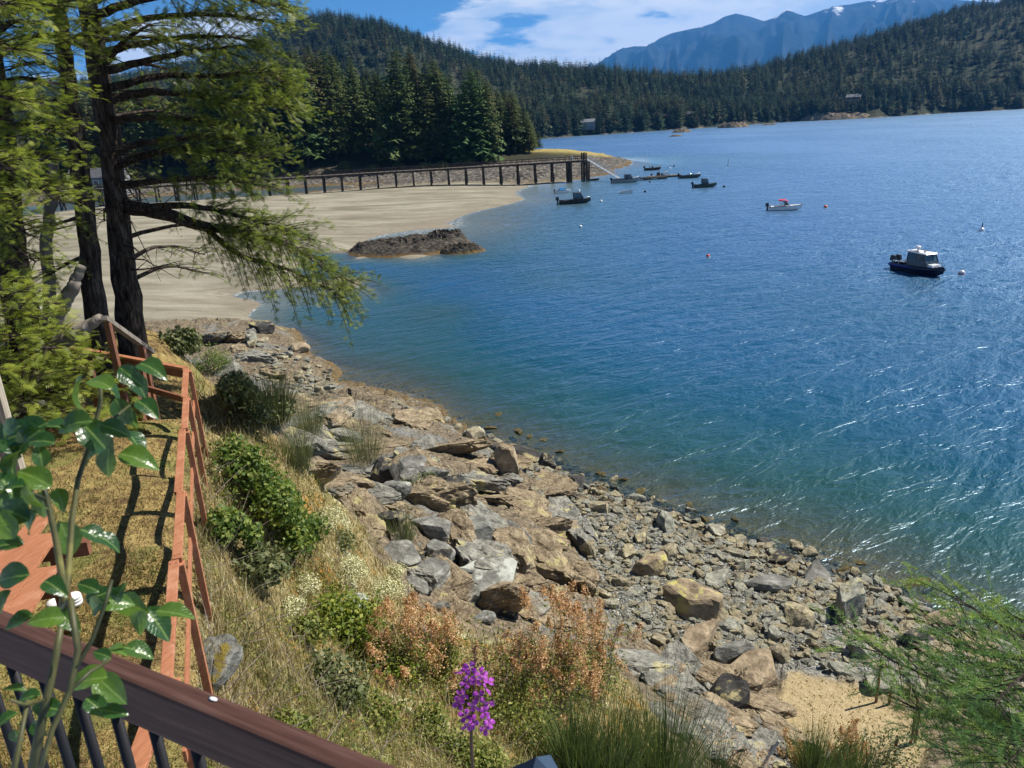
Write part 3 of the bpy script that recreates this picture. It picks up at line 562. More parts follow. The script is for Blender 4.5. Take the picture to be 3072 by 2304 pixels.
def islet(px, py, wpx, depth, h, mat, label, seed, name='rocky_islet', az=None, low=.35):
    c = P(px, py, 0); r = math.hypot(c[0], c[1]); wx = wpx/FPX*r*.5*1.05; na, nr = 96, 34
    A, Rr = np.meshgrid(np.linspace(0, 2*PI, na, endpoint=False), np.linspace(0, 1.18, nr)); X = wx*Rr*np.cos(A); Y = depth*.5*Rr*np.sin(A); S = wx/10
    edge = 1+.35*fbm(np.cos(A)*1.4+seed, np.sin(A)*1.4, seed, 3); q = Rr/edge; base = h*np.clip(1.5*(1-q**2.6), -1.2, 1)
    h1, e1 = voro(X/S*.5+seed, Y/S*.55, seed); h2, e2 = voro(X/S*1.3, Y/S*1.3+seed, seed+3)
    zz = base*(1+.25*h1+.6*fbm(X/S*.22+seed, Y/S*.3, seed, 3)) + h*(.34*h2*np.clip(1.1-q, 0, 1) - .22*np.exp(-e1/.08)*np.clip(1-q, 0, 1)) + (h*low)*np.clip(1-q, -.8, .3) + h*.75*fbm(X/S*1.1+seed, Y/S*1.3, seed+7, 4)*np.clip(1.15-q, 0, 1)
    i = (np.arange(na)[None, :] + na*np.arange(nr-1)[:, None]); j = (np.roll(np.arange(na), -1)[None, :] + na*np.arange(nr-1)[:, None]); f = np.stack([i, j, j+na, i+na], -1).reshape(-1, 4)
    o = link(name, npmesh(name, np.stack([X, Y, zz], -1).reshape(-1, 3), f), mat); o.location = (c[0], c[1], 0); o.rotation_euler.z = -math.atan2(c[0], c[1])+ROLL*0 if az is None else az
    return tagp(o, label, 'islet')
islet(413, 248, 118, 15, 1.05, MT['islet'], 'jagged black rock islet with orange weed at the tip of the sand flat', 4)
islet(462, 252, 44, 4, .8, MT['islet'], 'low weedy rock ledge in the water just right of the black islet', 12, 'rock_ledge')
islet(378, 251, 52, 7, 1.0, MT['islet'], 'low dark rock hump at the left end of the black islet', 21, 'rock_hump')
islet(446, 243, 46, 8, 1.3, MT['islet'], 'broken dark rock hump at the right end of the black islet', 23, 'rock_hump')
islet(836, 119.5, 62, 40, 6.5, MT['reef'], 'long brown reef lying off the far wooded shore at right', 7, 'rocky_reef')
islet(880, 115.5, 60, 24, 2.2, MT['reef'], 'thin low tail of rock running right from the long brown reef', 8, 'rocky_reef')
islet(733, 127.5, 26, 18, 3.8, MT['reef'], 'small domed islet standing alone left of the long reef', 9)
islet(769, 125, 12, 8, 1.0, MT['reef'], 'tiny low rock between the domed islet and the long reef', 10, 'rock')
islet(682, 132.3, 18, 12, 2.0, MT['reef'], 'small flat islet left of the domed islet below the far shore', 11)
islet(676, 136.3, 12, 6, .8, MT['reef'], 'tiny flat rock just below the leftmost far islet', 13, 'rock')
islet(604, 131, 50, 14, 1.6, MT['reef'], 'pale rocky shore ledge below the far house beyond the headland', 14, 'shore_ledge')

# ------------------------------------------------------------------ pier
MT['pier_wood'] = simple('pier_wood', (.085, .068, .055), (.03, .024, .02), 2.5, .9, .5, .1); MT['pier_deck'] = simple('pier_deck', (.17, .145, .12), (.09, .075, .06), 2.5, .9, .5, .1)
MT['alu'] = simple('aluminium', (.42, .44, .46), (.34, .36, .38), 4, .35, 0, .5, .75)
A = Vector((-64.6, 205.3, 0)); B = Vector((22.6, 215, 0)); D = (B-A).normalized(); S_ = Vector((-D.y, D.x, 0)); sp_ = (B-A).length/18.9; DZ = 5.5
pier = empty('pier', (B.x, B.y, 0)); tagp(pier, 'long dark timber trestle pier crossing the sand flat to deep water', 'pier')
def pl(v): return Vector(v)-Vector((B.x, B.y, 0))
A2 = A - D*sp_*10.5
m = MB(); m.bar(pl(A2)+Vector((0, 0, DZ)), pl(B+D*.6)+Vector((0, 0, DZ)), 2.9, .14); m.build('deck', MT['pier_deck'], pier)
for s in (-1, 1):
    m = MB(); m.bar(pl(A2+S_*s*1.1)+Vector((0, 0, DZ-.27)), pl(B+S_*s*1.1)+Vector((0, 0, DZ-.27)), .25, .4); m.build('stringer', MT['pier_wood'], pier)
    m = MB()
    for hh_ in (.5, 1.0): m.bar(pl(A2+S_*s*1.4)+Vector((0, 0, DZ+hh_)), pl(B+S_*s*1.4)+Vector((0, 0, DZ+hh_)), .12, .1)
    k = 0
    while k*1.6 < (B-A2).length: p = A2+D*k*1.6+S_*s*1.4; m.bar(pl(p)+Vector((0, 0, DZ)), pl(p)+Vector((0, 0, DZ+1.05)), .13, .13); k += 1
    m.build('railing', MT['pier_wood'], pier)
for k in range(-10, 20):
    c = A + D*sp_*(k-.0) if k < 19 else B
    gz = min(G(c.x, c.y), G(c.x-.5, c.y-1)); 
    if gz > DZ-.7: continue
    tall = k > 13; np_ = 6 if k == 19 else (4 if k == 18 else 2)
    for j in range(np_):
        s = (-1 if j % 2 == 0 else 1); off = D*((j//2)*.75-.4) if np_ > 2 else D*0; top = DZ+1.9 if (k == 19 and j < 4) else DZ-.45; lean = .25 if np_ == 2 else .05
        b = c+S_*s*(1.15+lean)+off+D*rng.normal(0, .06); t_ = c+S_*s*1.15+off; m = MB(); m.tube([pl(b)+Vector((0, 0, gz-1.2)), pl(t_)+Vector((0, 0, top))], [.25, .21], 8); m.build('piling', MT['pier_wood'], pier)
    m = MB(); m.bar(pl(c+S_*1.7)+Vector((0, 0, DZ-.58)), pl(c-S_*1.7)+Vector((0, 0, DZ-.58)), .36, .34); m.build('cap_beam', MT['pier_wood'], pier)
    if tall or k % 2 == 0:
        m = MB(); m.bar(pl(c+S_*1.35)+Vector((0, 0, max(gz, 0)+.6)), pl(c-S_*1.2)+Vector((0, 0, DZ-.8)), .1, .25, up=(D.x, D.y, 0)); m.bar(pl(c-S_*1.35)+D*.3+Vector((0, 0, max(gz, 0)+.6)), pl(c+S_*1.2)+D*.3+Vector((0, 0, DZ-.8)), .1, .25, up=(D.x, D.y, 0)); m.build('brace', MT['pier_wood'], pier)
m = MB(); m.box(pl(B-D*3.2)+Vector((0, 1.0, DZ+.62)), (.5, .4, 1.1)); m.build('locker', MT['white_paint'], pier)
FLO = P(640, 178.5, .4)
gw = empty('gangway', tuple(B+Vector((.9, .4, DZ)))); tagp(gw, 'pale aluminium truss gangway sloping from the pier end down to the float', 'gangway')
ge = Vector((FLO[0]-5.5, FLO[1]+.2, .75)) - Vector(gw.location); sd = ge.cross(Vector((0, 0, 1))).normalized()
m = MB(); m.bar((0, 0, .1), ge, 1.1, .1); m.build('walkway', MT['alu'], gw)
for s in (-1, 1):
    m = MB(); m.bar(sd*s*.6, ge+sd*s*.6, .1, .12); u = Vector((0, 0, 1.05)); m.bar(sd*s*.6+u, ge+sd*s*.6+u, .08, .08)
    for k in range(9): a = ge*(k/9); b = ge*((k+1)/9); m.bar(a+sd*s*.6, a+sd*s*.6+u, .05, .05); m.bar(a+sd*s*.6, b+sd*s*.6+u, .04, .04)
    m.build('truss_rail', MT['alu'], gw)
MT['float_wood'] = simple('float_wood', (.20, .165, .12), (.11, .09, .065), 2, .85, .3)
fl = empty('float_dock', (FLO[0], FLO[1], 0), .10); tagp(fl, 'low timber float at the foot of the gangway beyond the pier end', 'float')
m = MB(); m.box((0, 0, .38), (14.5, 2.4, .22)); m.build('deck', MT['float_wood'], fl)
for k in (-6, -2, 2, 6): m = MB(); m.box((k, 0, .1), (1.6, 2.2, .5)); m.build('float_tank', MT['pier_wood'], fl)
for k in (-1, 1): m = MB(); m.bar((-7.2, k*1.12, .56), (7.2, k*1.12, .56), .14, .14); m.build('edge_rail', MT['float_wood'], fl)
fl2 = empty('float_dock', (FLO[0]+7.5, FLO[1]+5.5, 0), .05); tagp(fl2, 'second low float with gear piled on it behind the first', 'float')
m = MB(); m.box((0, 0, .36), (9, 2.2, .22)); m.build('deck', MT['float_wood'], fl2); m = MB(); m.box((0, 0, .1), (8.6, 2.0, .4)); m.build('float_tank', MT['pier_wood'], fl2)
for i, (dx, s) in enumerate(((-1.6, .8), (-.6, .6), (.6, .9))):
    m = MB(); m.box((0, 0, s/2), (s*1.1, s*.8, s), None, 0, .85); m.box((0, 0, s+.04), (s*1.0, s*.75, .08)); o = m.build('gear_crate', [MT['pier_wood'], MT['grey_wall'], MT['white_paint']][i], None); o.location = (FLO[0]+7.5+dx, FLO[1]+5.5, .47)
    tagp(o, ['dark gear crate at the left of the pile on the second float', 'small grey gear crate in the middle of the pile on the second float', 'white gear crate at the right of the pile on the second float'][i], 'crate')
# ------------------------------------------------------------------ boats
def paint(name, c, rough=.3, spec=.5): return simple(name, c, tuple(x*.85 for x in c), 2.5, rough, 0, spec)
MT['navy'] = paint('navy_paint', (.008, .010, .03)); MT['black_paint'] = paint('black_paint', (.015, .015, .018), .4); MT['boat_white'] = paint('boat_white', (.72, .73, .74)); MT['boat_grey'] = simple('boat_grey', (.26, .28, .29), (.20, .22, .23), 3, .4, 0, .5, .3)
MT['cabin_grey'] = simple('cabin_grey', (.11, .12, .13), (.08, .09, .10), 3, .4, 0, .5, .3); MT['red_canvas'] = paint('red_canvas', (.55, .03, .06), .8, .1); MT['orange'] = paint('orange_plastic', (.65, .14, .03), .5); MT['blue_canvas'] = paint('blue_canvas', (.05, .22, .45), .7, .2); MT['boat_green'] = paint('boat_green', (.05, .065, .05)); MT['royal'] = paint('royal_blue', (.02, .03, .35)); MT['rubber'] = paint('rubber', (.02, .02, .022), .7, .2); MT['red'] = paint('red_paint', (.55, .05, .04))
mg, n = new_mat('boat_glass'); finish(n, (.05, .09, .11), .05, None, .8); MT['boat_glass'] = mg
def hullmesh(L, Bm, fb, draft=.35, floor=.25, rise=.4, full=2.4, foredeck=.35):
    V = []; Fq = []; ns = 15
    for i in range(ns):
        t = i/(ns-1); hb = Bm/2*(.92+.08*min(1, t*4))*(1-max(0, (t-.4)/.6)**full); hb = max(hb, .02); sh = fb*(1+rise*t**1.8); X = -L/2+L*t + (.0 if t < 1 else .0); kz = -draft*(1-t**4)+.5*sh*t**8
        ch = hb*(.86-.25*t**3); cz = .04+.35*sh*t**3; fd = foredeck and t > 1-foredeck; inner = max(hb-.13, .01); iz = sh-.02 if fd else floor
        for yy, zz_ in ((0, kz), (ch, cz), (hb, sh), (inner, sh+.01), (inner*.92, iz), (0, iz+(.10*sh if fd else 0))): V.append((X, yy, zz_))
        for yy, zz_ in ((ch, cz), (hb, sh), (inner, sh+.01), (inner*.92, iz)): V.append((X, -yy, zz_))
    K = 10; ring = [(0, 1), (1, 2), (2, 3), (3, 4), (4, 5), (0, 6), (6, 7), (7, 8), (8, 9), (9, 5)]
    for i in range(ns-1):
        for a, b in ring[:5]: Fq.append((i*K+a, (i+1)*K+a, (i+1)*K+b, i*K+b))
        for a, b in ring[5:]: Fq.append((i*K+b, (i+1)*K+b, (i+1)*K+a, i*K+a))
    Fq.append((0, 1, 2, 7, 6)); Fq.append((2, 3, 4, 5, 9, 8, 7))
    return V, Fq
def hull(o, L, Bm, fb, mat, **kw):
    v, f = hullmesh(L, Bm, fb, **kw); m = MB(); m.add(v, f); h = m.build('hull', mat, o); m = MB()
    rise = kw.get('rise', .4); full = kw.get('full', 2.4)
    for s in (-1, 1):
        pts = []
        for i in range(13): t = i/12; hb = max(Bm/2*(.92+.08*min(1, t*4))*(1-max(0, (t-.4)/.6)**full), .02); pts.append((-L/2+L*t, s*(hb+.015), fb*(1+rise*t**1.8)-.02))
        m.tube(pts, .045, 5)
    m.build('rub_rail', kw.get('rubm', MT['rubber']) if False else MT['rubber'], h); return h
def outboard(o, x, y, s=1., z=.45, mat=None):
    m = MB(); m.box((x-.22*s, y, z+.62*s), (.62*s, .42*s, .55*s), None, 0, .75); ob = m.build('outboard', mat or MT['black_paint'], o, False, .05*s)
    m = MB(); m.box((x-.18*s, y, z), (.26*s, .16*s, .95*s)); m.box((x-.3*s, y, z-.45*s), (.5*s, .05*s, .06*s)); m.build('leg', MT['black_paint'], ob)
def screen(o, x, wd, z, h, rake, side=.8, mat=None):
    """three-pane windscreen"""
    a = wd/2; f = [((x, -a*.6, z), (x, a*.6, z), (x-rake, a*.55, z+h), (x-rake, -a*.55, z+h)), ((x, a*.6, z), (x-side, a, z), (x-side-rake*.5, a*.92, z+h), (x-rake, a*.55, z+h)), ((x-side, -a, z), (x, -a*.6, z), (x-rake, -a*.55, z+h), (x-side-rake*.5, -a*.92, z+h))]
    for q in f: m = MB(); m.add(list(q)+[(p[0]-.03, p[1], p[2]-.005) for p in q], [(0, 1, 2, 3), (7, 6, 5, 4), (0, 4, 5, 1), (1, 5, 6, 2), (2, 6, 7, 3), (3, 7, 4, 0)]); m.build('windscreen_pane', MT['boat_glass'], o)
    m = MB()
    for q in f:
        for k in range(4): m.tube([q[k], q[(k+1) % 4]], .025, 4)
    m.build('windscreen_frame', MT['alu'], o)
def seat(o, x, y, z, s=.5, mat=None):
    m = MB(); m.box((x, y, z+.2), (s, s, .4)); m.box((x-s*.45, y, z+.6), (.14, s, .6)); m.build('seat', mat or MT['boat_white'], o, False, .03)
def boat(name, px, py, rz, label, cat='boat', sc_=.88):
    q = P(px, py, 0); o = empty(name, (q[0], q[1], 0), rz-math.atan2(q[0], q[1]), sc_); return tagp(o, label, cat)
def wheelhouse(o, x0, x1, wd, z0, h, wall, roof, rake=.35, win=2, over=.25):
    a = wd/2; m = MB(); zb = z0+h*.45
    lo = [(x0, -a, z0), (x1, -a, z0), (x1, a, z0), (x0, a, z0)]; hi = [(x0+.05, -a*.96, zb), (x1-.05, -a*.96, zb), (x1-.05, a*.96, zb), (x0+.05, a*.96, zb)]
    m.add(lo+hi, [(0, 1, 5, 4), (1, 2, 6, 5), (2, 3, 7, 6), (3, 0, 4, 7), (4, 5, 6, 7)]); c = m.build('cabin', wall, o)
    top = [(x0+.15, -a*.88, z0+h), (x1-rake, -a*.85, z0+h), (x1-rake, a*.85, z0+h), (x0+.15, a*.88, z0+h)]
    m = MB()
    for p, q in zip(hi, top): m.tube([p, q], .06, 5)
    for s in (0, 2):
        for k in range(1, win): t = k/win; p = Vector(hi[s]).lerp(Vector(hi[s+1]), t); q = Vector(top[s]).lerp(Vector(top[s+1]), t); m.tube([p, q], .05, 5)
    for t in (.33, .67): m.tube([Vector(hi[1]).lerp(Vector(hi[2]), t), Vector(top[1]).lerp(Vector(top[2]), t)], .04, 5)
    m.build('window_frame', wall, c)
    for s in range(4):
        A_, B_, C_, D_ = (Vector(hi[s]), Vector(hi[(s+1) % 4]), Vector(top[(s+1) % 4]), Vector(top[s])); nn = win if s in (0, 2) else (3 if s == 1 else 2)
        for k in range(nn):
            t0, t1 = k/nn+.02, (k+1)/nn-.02; m = MB(); q = [A_.lerp(B_, t0), A_.lerp(B_, t1), D_.lerp(C_, t1), D_.lerp(C_, t0)]; q = [Vector((p.x*.995+.005*(x0+x1)/2, p.y*.985, p.z)) for p in q]; m.add(q, [(0, 1, 2, 3)]); m.build('window', MT['boat_glass'], c)
    m = MB(); m.add([(x0-over+.1, -a*1.0, z0+h), (x1-rake+over, -a*.9, z0+h-.03), (x1-rake+over, a*.9, z0+h-.03), (x0-over+.1, a*1.0, z0+h), (x0-over+.15, -a*.9, z0+h+.16), (x1-rake+over*.5, -a*.75, z0+h+.1), (x1-rake+over*.5, a*.75, z0+h+.1), (x0-over+.15, a*.9, z0+h+.16)], [(3, 2, 1, 0), (4, 5, 6, 7), (0, 1, 5, 4), (1, 2, 6, 5), (2, 3, 7, 6), (3, 0, 4, 7)])
    r = m.build('roof', roof, o, False, .03); return c, r
def bowrail(o, L, Bm, fb, h=.5, x0=.1):
    m = MB()
    for s in (-1, 1):
        p = [(L*x0+(L*.48-L*x0)*k/5, s*Bm*.46*(1-(max(0, (x0+(.48-x0)*k/5+.1)/.6))**2.6), fb*(1+.4*(.5+x0+(.48-x0)*k/5)**1.8)) for k in range(6)]; m.tube([(a, b, c+h) for a, b, c in p], .022, 4)
        for a in p: m.tube([a, (a[0], a[1], a[2]+h)], .018, 4)
    m.build('bow_rail', MT['alu'], o)
# patrol launch
b = boat('patrol_launch', 919, 272.5, rad(-46), 'navy hulled launch with grey wheelhouse and radar moored at the right', 'boat', .78); L = 7.6
hull(b, L, 2.7, .85, MT['navy'], foredeck=.34, full=2.8, rise=.35)
m = MB()
for s in (-1, 1):
    pts = []
    for i in range(15): t = i/14; hb = 1.35*(.92+.08*min(1, t*4))*(1-max(0, (t-.4)/.6)**2.8); pts.append((-L/2+L*t*.99, s*max(hb, .05), .66*(1+.35*t**1.8)))
    m.tube(pts, .21, 8)
m.build('fender_collar', MT['navy'], b, True)
m = MB()
for s in (-1, 1): m.tube([(-L/2+L*t*.9, s*(1.35*(1-max(0, (t-.4)/.6)**2.8)+.19), .72*(1+.35*t**1.8)) for t in (0, .2, .4, .55, .7)], .05, 4)
m.build('blue_stripe', MT['royal'], b)
c_, r_ = wheelhouse(b, -1.3, 1.9, 2.0, .8, 1.75, MT['cabin_grey'], MT['boat_white'], .5, 2, .35)
m = MB(); m.box((1.9, 0, 1.15), (1.5, 1.5, .4), None, 0, .85); m.build('foredeck_house', MT['boat_white'], b, False, .05)
m = MB(); m.tube([(-.6, 0, 2.65), (-.6, 0, 3.05)], .1, 6); m.tube([(-.6, .25, 2.65), (-.6, .25, 3.55)], .03, 5); m.build('mast', MT['alu'], b); m = MB(); m.lathe([(.28, 0), (.33, .06), (.33, .2), (.22, .27)], 14, (-.6, 0, 3.02)); m.build('radar_dome', MT['boat_white'], b, True)
m = MB(); m.bar((-1.2, -.7, 2.72), (.4, -.7, 2.72), .08, .06); m.bar((-1.2, .7, 2.72), (.4, .7, 2.72), .08, .06); m.build('roof_rail', MT['rubber'], r_); m = MB(); m.lathe([(.12, 0), (.12, .1), (.05, .16)], 8, (.75, -.2, 2.66)); m.build('deck_light', MT['rubber'], r_)
for s in (-.42, .42): outboard(b, -L/2-.05, s, 1.25, .55)
m = MB(); m.box((-2.4, 0, .95), (.9, 1.7, .35)); m.build('stern_bench', MT['rubber'], b, False, .04); m = MB()
for s in (-1, 1): m.bar((-3.5, s*1.0, 1.15), (-1.5, s*1.0, 1.2), .07, .07); [m.bar((x_, s*1.0, .8), (x_, s*1.0, 1.15), .05, .05) for x_ in (-3.4, -2.5)]
m.build('stern_rail', MT['boat_white'], b); bowrail(b, L, 2.4, .85, .5)
# white runabout with red canopy
b = boat('runabout', 785, 210, rad(3), 'white runabout with a red canopy moored in mid bay'); L = 6.0; hull(b, L, 2.2, .72, MT['boat_white'], foredeck=.42); screen(b, .7, 1.7, .85, .55, .45, .8)
m = MB(); m.add([(.5, -.8, 1.55), (.5, .8, 1.55), (-.1, .9, 1.95), (-.1, -.9, 1.95), (-1.2, .92, 1.88), (-1.2, -.92, 1.88), (-1.25, .92, 1.80), (-1.25, -.92, 1.80), (.5, -.8, 1.5), (.5, .8, 1.5)], [(0, 1, 2, 3), (3, 2, 4, 5), (5, 4, 6, 7), (0, 8, 9, 1), (7, 6, 9, 8)]); cn = m.build('canopy', MT['red_canvas'], b); m = MB()
for s in (-1, 1): m.tube([(-.6, s*.95, .75), (-.1, s*.9, 1.92)], .02, 4); m.tube([(-.7, s*.95, .75), (-1.2, s*.92, 1.86)], .02, 4)
m.build('canopy_frame', MT['alu'], cn); outboard(b, -L/2, 0, 1.1, .4)
for s in (-.5, .5): seat(b, -.5, s, .3)
m = MB(); m.box((-2.3, 0, .55), (.5, 1.6, .35)); m.build('stern_bench', MT['boat_white'], b, False, .03)
# dark cabin boat
b = boat('cabin_boat', 575, 203.5, rad(4), 'dark hulled cabin boat with big outboard nearest the pier end'); L = 7.2; hull(b, L, 2.4, .8, MT['black_paint'], foredeck=.36); wheelhouse(b, -.4, 1.9, 1.9, .75, 1.55, MT['black_paint'], MT['rubber'], .6, 2); outboard(b, -L/2-.1, 0, 1.35, .45); m = MB(); m.box((-1.9, 0, .55), (1.5, 1.7, .5)); m.build('engine_box', MT['rubber'], b, False, .04); bowrail(b, L, 2.3, .8, .35)
# small white boat with blue cover
b = boat('day_boat', 563, 192.7, rad(12), 'small white boat with a pale blue cover beside the pier pilings'); L = 4.2; hull(b, L, 1.7, .6, MT['boat_white'], foredeck=.3)
m = MB(); m.add([(-1.2, -.7, .62), (.9, -.6, .7), (.9, .6, .7), (-1.2, .7, .62), (-.8, -.3, 1.3), (.3, -.3, 1.35), (.3, .3, 1.35), (-.8, .3, 1.3)], [(0, 1, 5, 4), (1, 2, 6, 5), (2, 3, 7, 6), (3, 0, 4, 7), (4, 5, 6, 7)]); m.build('cover', MT['blue_canvas'], b); outboard(b, -L/2, 0, .7, .35)
# aluminium boat at the float
b = boat('aluminium_cabin_boat', 626, 182.6, rad(6), 'grey aluminium cabin boat tied alongside the float'); L = 7.8; hull(b, L, 2.5, .95, MT['boat_grey'], foredeck=.4); wheelhouse(b, -.5, 1.8, 2., .9, 1.3, MT['navy'], MT['navy'], .5, 2); outboard(b, -L/2-.1, 0, 1.2, .5); bowrail(b, L, 2.4, .95, .4)
m = MB(); m.tube([(-.3, -.8, 2.2), (-.4, -.8, 3.0), (-.4, .8, 3.0), (-.3, .8, 2.2)], .03, 5); m.build('roof_rack', MT['alu'], b)
# dinghy
b = boat('dinghy', 594.5, 180.4, rad(5), 'little dark dinghy between the pier end and the float'); hull(b, 2.9, 1.3, .42, MT['navy'], foredeck=.0, floor=.1); m = MB(); m.box((0, 0, .32), (.3, 1.1, .06)); m.box((-.9, 0, .32), (.3, 1.0, .06)); m.build('thwart', MT['float_wood'], b)
# rigid inflatable
b = boat('inflatable_boat', 653, 170, rad(8), 'dark rigid inflatable with console, farthest of the moored boats'); L = 5.4; hull(b, L, 1.7, .45, MT['black_paint'], foredeck=.0, rise=.7); m = MB()
for s in (-1, 1): m.tube([(-2.75, s*.95, .5), (-1, s*1.0, .5), (.8, s*.95, .58), (1.9, s*.6, .75), (2.6, 0, .95)], [.2, .26, .26, .25, .2], 8)
m.build('side_tube', MT['rubber'], b, True); m = MB(); m.box((-.2, 0, .85), (.6, .7, 1.0), None, 0, .8); m.build('console', MT['black_paint'], b, False, .04); m = MB(); m.tube([(-1.0, -.6, .6), (-1.1, -.5, 1.9), (-1.1, .5, 1.9), (-1.0, .6, .6)], .04, 5); m.build('roll_bar', MT['alu'], b); outboard(b, -L/2-.1, 0, 1.2, .4); seat(b, -.9, 0, .4, .5, MT['rubber'])
# open aluminium boat
b = boat('open_skiff', 690, 178, rad(7), 'open grey green aluminium skiff with windscreen and outboard'); L = 6.1; hull(b, L, 2.0, .75, MT['boat_green'], foredeck=.3); screen(b, .7, 1.6, .8, .5, .35, .6); outboard(b, -L/2-.05, 0, 1.15, .45); seat(b, -.4, .4, .3, .45, MT['boat_grey']); seat(b, -.4, -.4, .3, .45, MT['boat_grey']); bowrail(b, L, 1.9, .75, .3, .15)
# dark boat with framed top
b = boat('work_skiff', 705, 187.3, rad(9), 'dark green skiff with a framed hardtop shelter right of the open skiff'); L = 5.8; hull(b, L, 2.1, .75, MT['boat_green'], foredeck=.36); wheelhouse(b, -.9, .8, 1.6, .7, 1.35, MT['black_paint'], MT['rubber'], .35, 1); outboard(b, -L/2-.05, 0, 1.15, .45); m = MB(); m.box((-1.7, 0, .5), (.6, 1.5, .4)); m.build('stern_bench', MT['boat_grey'], b, False, .03)
# rowing boat
b = boat('rowing_boat', 626, 193, rad(14), 'small empty white rowing boat floating below the aluminium cabin boat'); hull(b, 3.6, 1.25, .42, MT['boat_white'], foredeck=.0, floor=.1); m = MB(); [m.box((x_, 0, .32), (.25, 1.05, .05)) for x_ in (-.9, .1, .9)]; m.build('thwart', MT['float_wood'], b)
# boat tied behind the float
b = boat('open_skiff', 661, 177.2, rad(4), 'low dark open skiff tied to the second float'); hull(b, 5.2, 1.7, .5, MT['black_paint'], foredeck=.25, floor=.15); outboard(b, -2.65, 0, 1., .3); m = MB(); [m.box((x_, 0, .4), (.3, 1.4, .06)) for x_ in (-.9, .6)]; m.build('thwart', MT['boat_grey'], b)
# buoys
def buoy(px, py, r, top, bot, label, pole=0.):
    r *= .72; q = P(px, py, 0); o = empty('mooring_buoy', (q[0], q[1], 0)); tagp(o, label, 'buoy')
    pr = [(r*math.cos(a), r*.35+r*math.sin(a)) for a in np.linspace(-1.4, 1.4, 9)]; m = MB(); m.lathe(pr[:5], 14); m.build('lower_half', bot, o, True); m = MB(); m.lathe(pr[4:], 14); m.build('upper_half', top, o, True)
    m = MB(); m.tube([(0, 0, r*1.2), (0, 0, r*1.6+pole)], r*.14 if not pole else .06, 6); m.build('top_stem', MT['rubber'], o)
buoy(825.5, 207.5, .42, MT['orange'], MT['orange'], 'round orange buoy to the right of the red canopied runabout')
buoy(961.5, 274, .40, MT['boat_white'], MT['red'], 'white over red buoy beside the bow of the navy launch')
buoy(708, 257, .34, MT['red'], MT['boat_white'], 'lone small pinkish red buoy in open water at mid bay')
buoy(981.5, 231, .45, MT['boat_white'], MT['boat_white'], 'white buoy with dark stem near the right edge of the bay', .5)
buoy(580.5, 227.3, .36, MT['boat_white'], MT['boat_grey'], 'white buoy alone between the black islet and the dark cabin boat')
buoy(601, 201.7, .40, MT['boat_white'], MT['boat_white'], 'white buoy off the bow of the dark cabin boat')
buoy(579, 191, .38, MT['boat_white'], MT['boat_white'], 'white buoy behind the small white boat by the pier')
buoy(728, 166, .35, MT['boat_grey'], MT['rubber'], 'thin dark marker buoy standing upright right of the open skiff', 1.6)
buoy(724, 187.3, .42, MT['rubber'], MT['rubber'], 'dark round buoy off the bow of the hardtop skiff')
buoy(645, 192.2, .40, MT['rubber'], MT['rubber'], 'dark round buoy right of the white rowing boat')
buoy(650, 182.3, .38, MT['navy'], MT['rubber'], 'dark blue buoy off the bow of the aluminium cabin boat')
buoy(674, 166.5, .42, MT['rubber'], MT['rubber'], 'dark round buoy beyond the bow of the inflatable')
buoy(670, 168.6, .40, MT['boat_white'], MT['boat_white'], 'white buoy just below the dark one beyond the inflatable')
# ------------------------------------------------------------------ batch sight-line hits
def onpix_many(px, py, r0=2.6, r1=110., K=300):
    px = np.asarray(px, float); py = np.asarray(py, float); D_ = FW[None] + ((px-512)/FPX)[:, None]*RT + ((384-py)/FPX)[:, None]*UP; D_ /= np.hypot(D_[:, 0], D_[:, 1])[:, None]
    xs, ys = [], []
    for c0 in range(0, len(px), 20000):
        D = D_[c0:c0+20000]; t = np.exp(np.linspace(math.log(r0), math.log(r1), K)); zr = CAMH + D[:, 2:3]*t; gzz = Z((D[:, 0:1]*t).ravel(), (D[:, 1:2]*t).ravel()).reshape(zr.shape); df = zr-gzz; hit = df < 0; k = np.where(hit.any(1), hit.argmax(1), K-1); k = np.maximum(k, 1); i = np.arange(len(D))
        d0, d1 = df[i, k-1], df[i, k]; u = np.clip(d0/np.where(np.abs(d0-d1) < 1e-6, 1e-6, d0-d1), 0, 1); tt = t[k-1]+(t[k]-t[k-1])*u; xs.append(D[:, 0]*tt); ys.append(D[:, 1]*tt)
    x = np.concatenate(xs); y = np.concatenate(ys); return x, y, Z(x, y)

# ------------------------------------------------------------------ rocks
def rock_mesh(seed, sub=3, cuts=13, flat=.6, elong=1.3, rough=.035):
    rg = np.random.default_rng(seed); bm = bmesh.new(); bmesh.ops.create_icosphere(bm, subdivisions=sub, radius=1); v = np.array([p.co[:] for p in bm.verts]); f = np.array([[q.index for q in p.verts] for p in bm.faces]); bm.free()
    for k in range(cuts):
        nrm = rg.normal(0, 1, 3); nrm /= np.linalg.norm(nrm); h = .50+.34*rg.random(); d = v@nrm; m = d > h; v[m] -= np.outer((d[m]-h), nrm)
    for nrm, h in ((np.array([0, 0, 1.]), .52), (np.array([.2, .1, -.97]), .55)): d = v@nrm; m = d > h; v[m] -= np.outer((d[m]-h), nrm)
    v = v*np.array([elong, 1., 1.]); v += rg.normal(0, rough*.5, v.shape); ph = rg.random(3)*9
    v += (np.sin(v*5+ph)@np.ones((3, 3))*.012); v[:, 2] *= flat/.6; v /= np.ptp(v[:, 0]); return npmesh('rock', v, f)
mR, n = new_mat('shore_rock'); pos = n.pos(); r = n.rnd(); a = n.noise(n.obj(), 3.2, 7, .68); b = n.noise(n.mapping(n.obj(), (1, 1, 5), (.3, .5, 0)), 3., 6, .65); f = n.math('ADD', n.math('MULTIPLY', a, .6), n.math('MULTIPLY', b, .4))
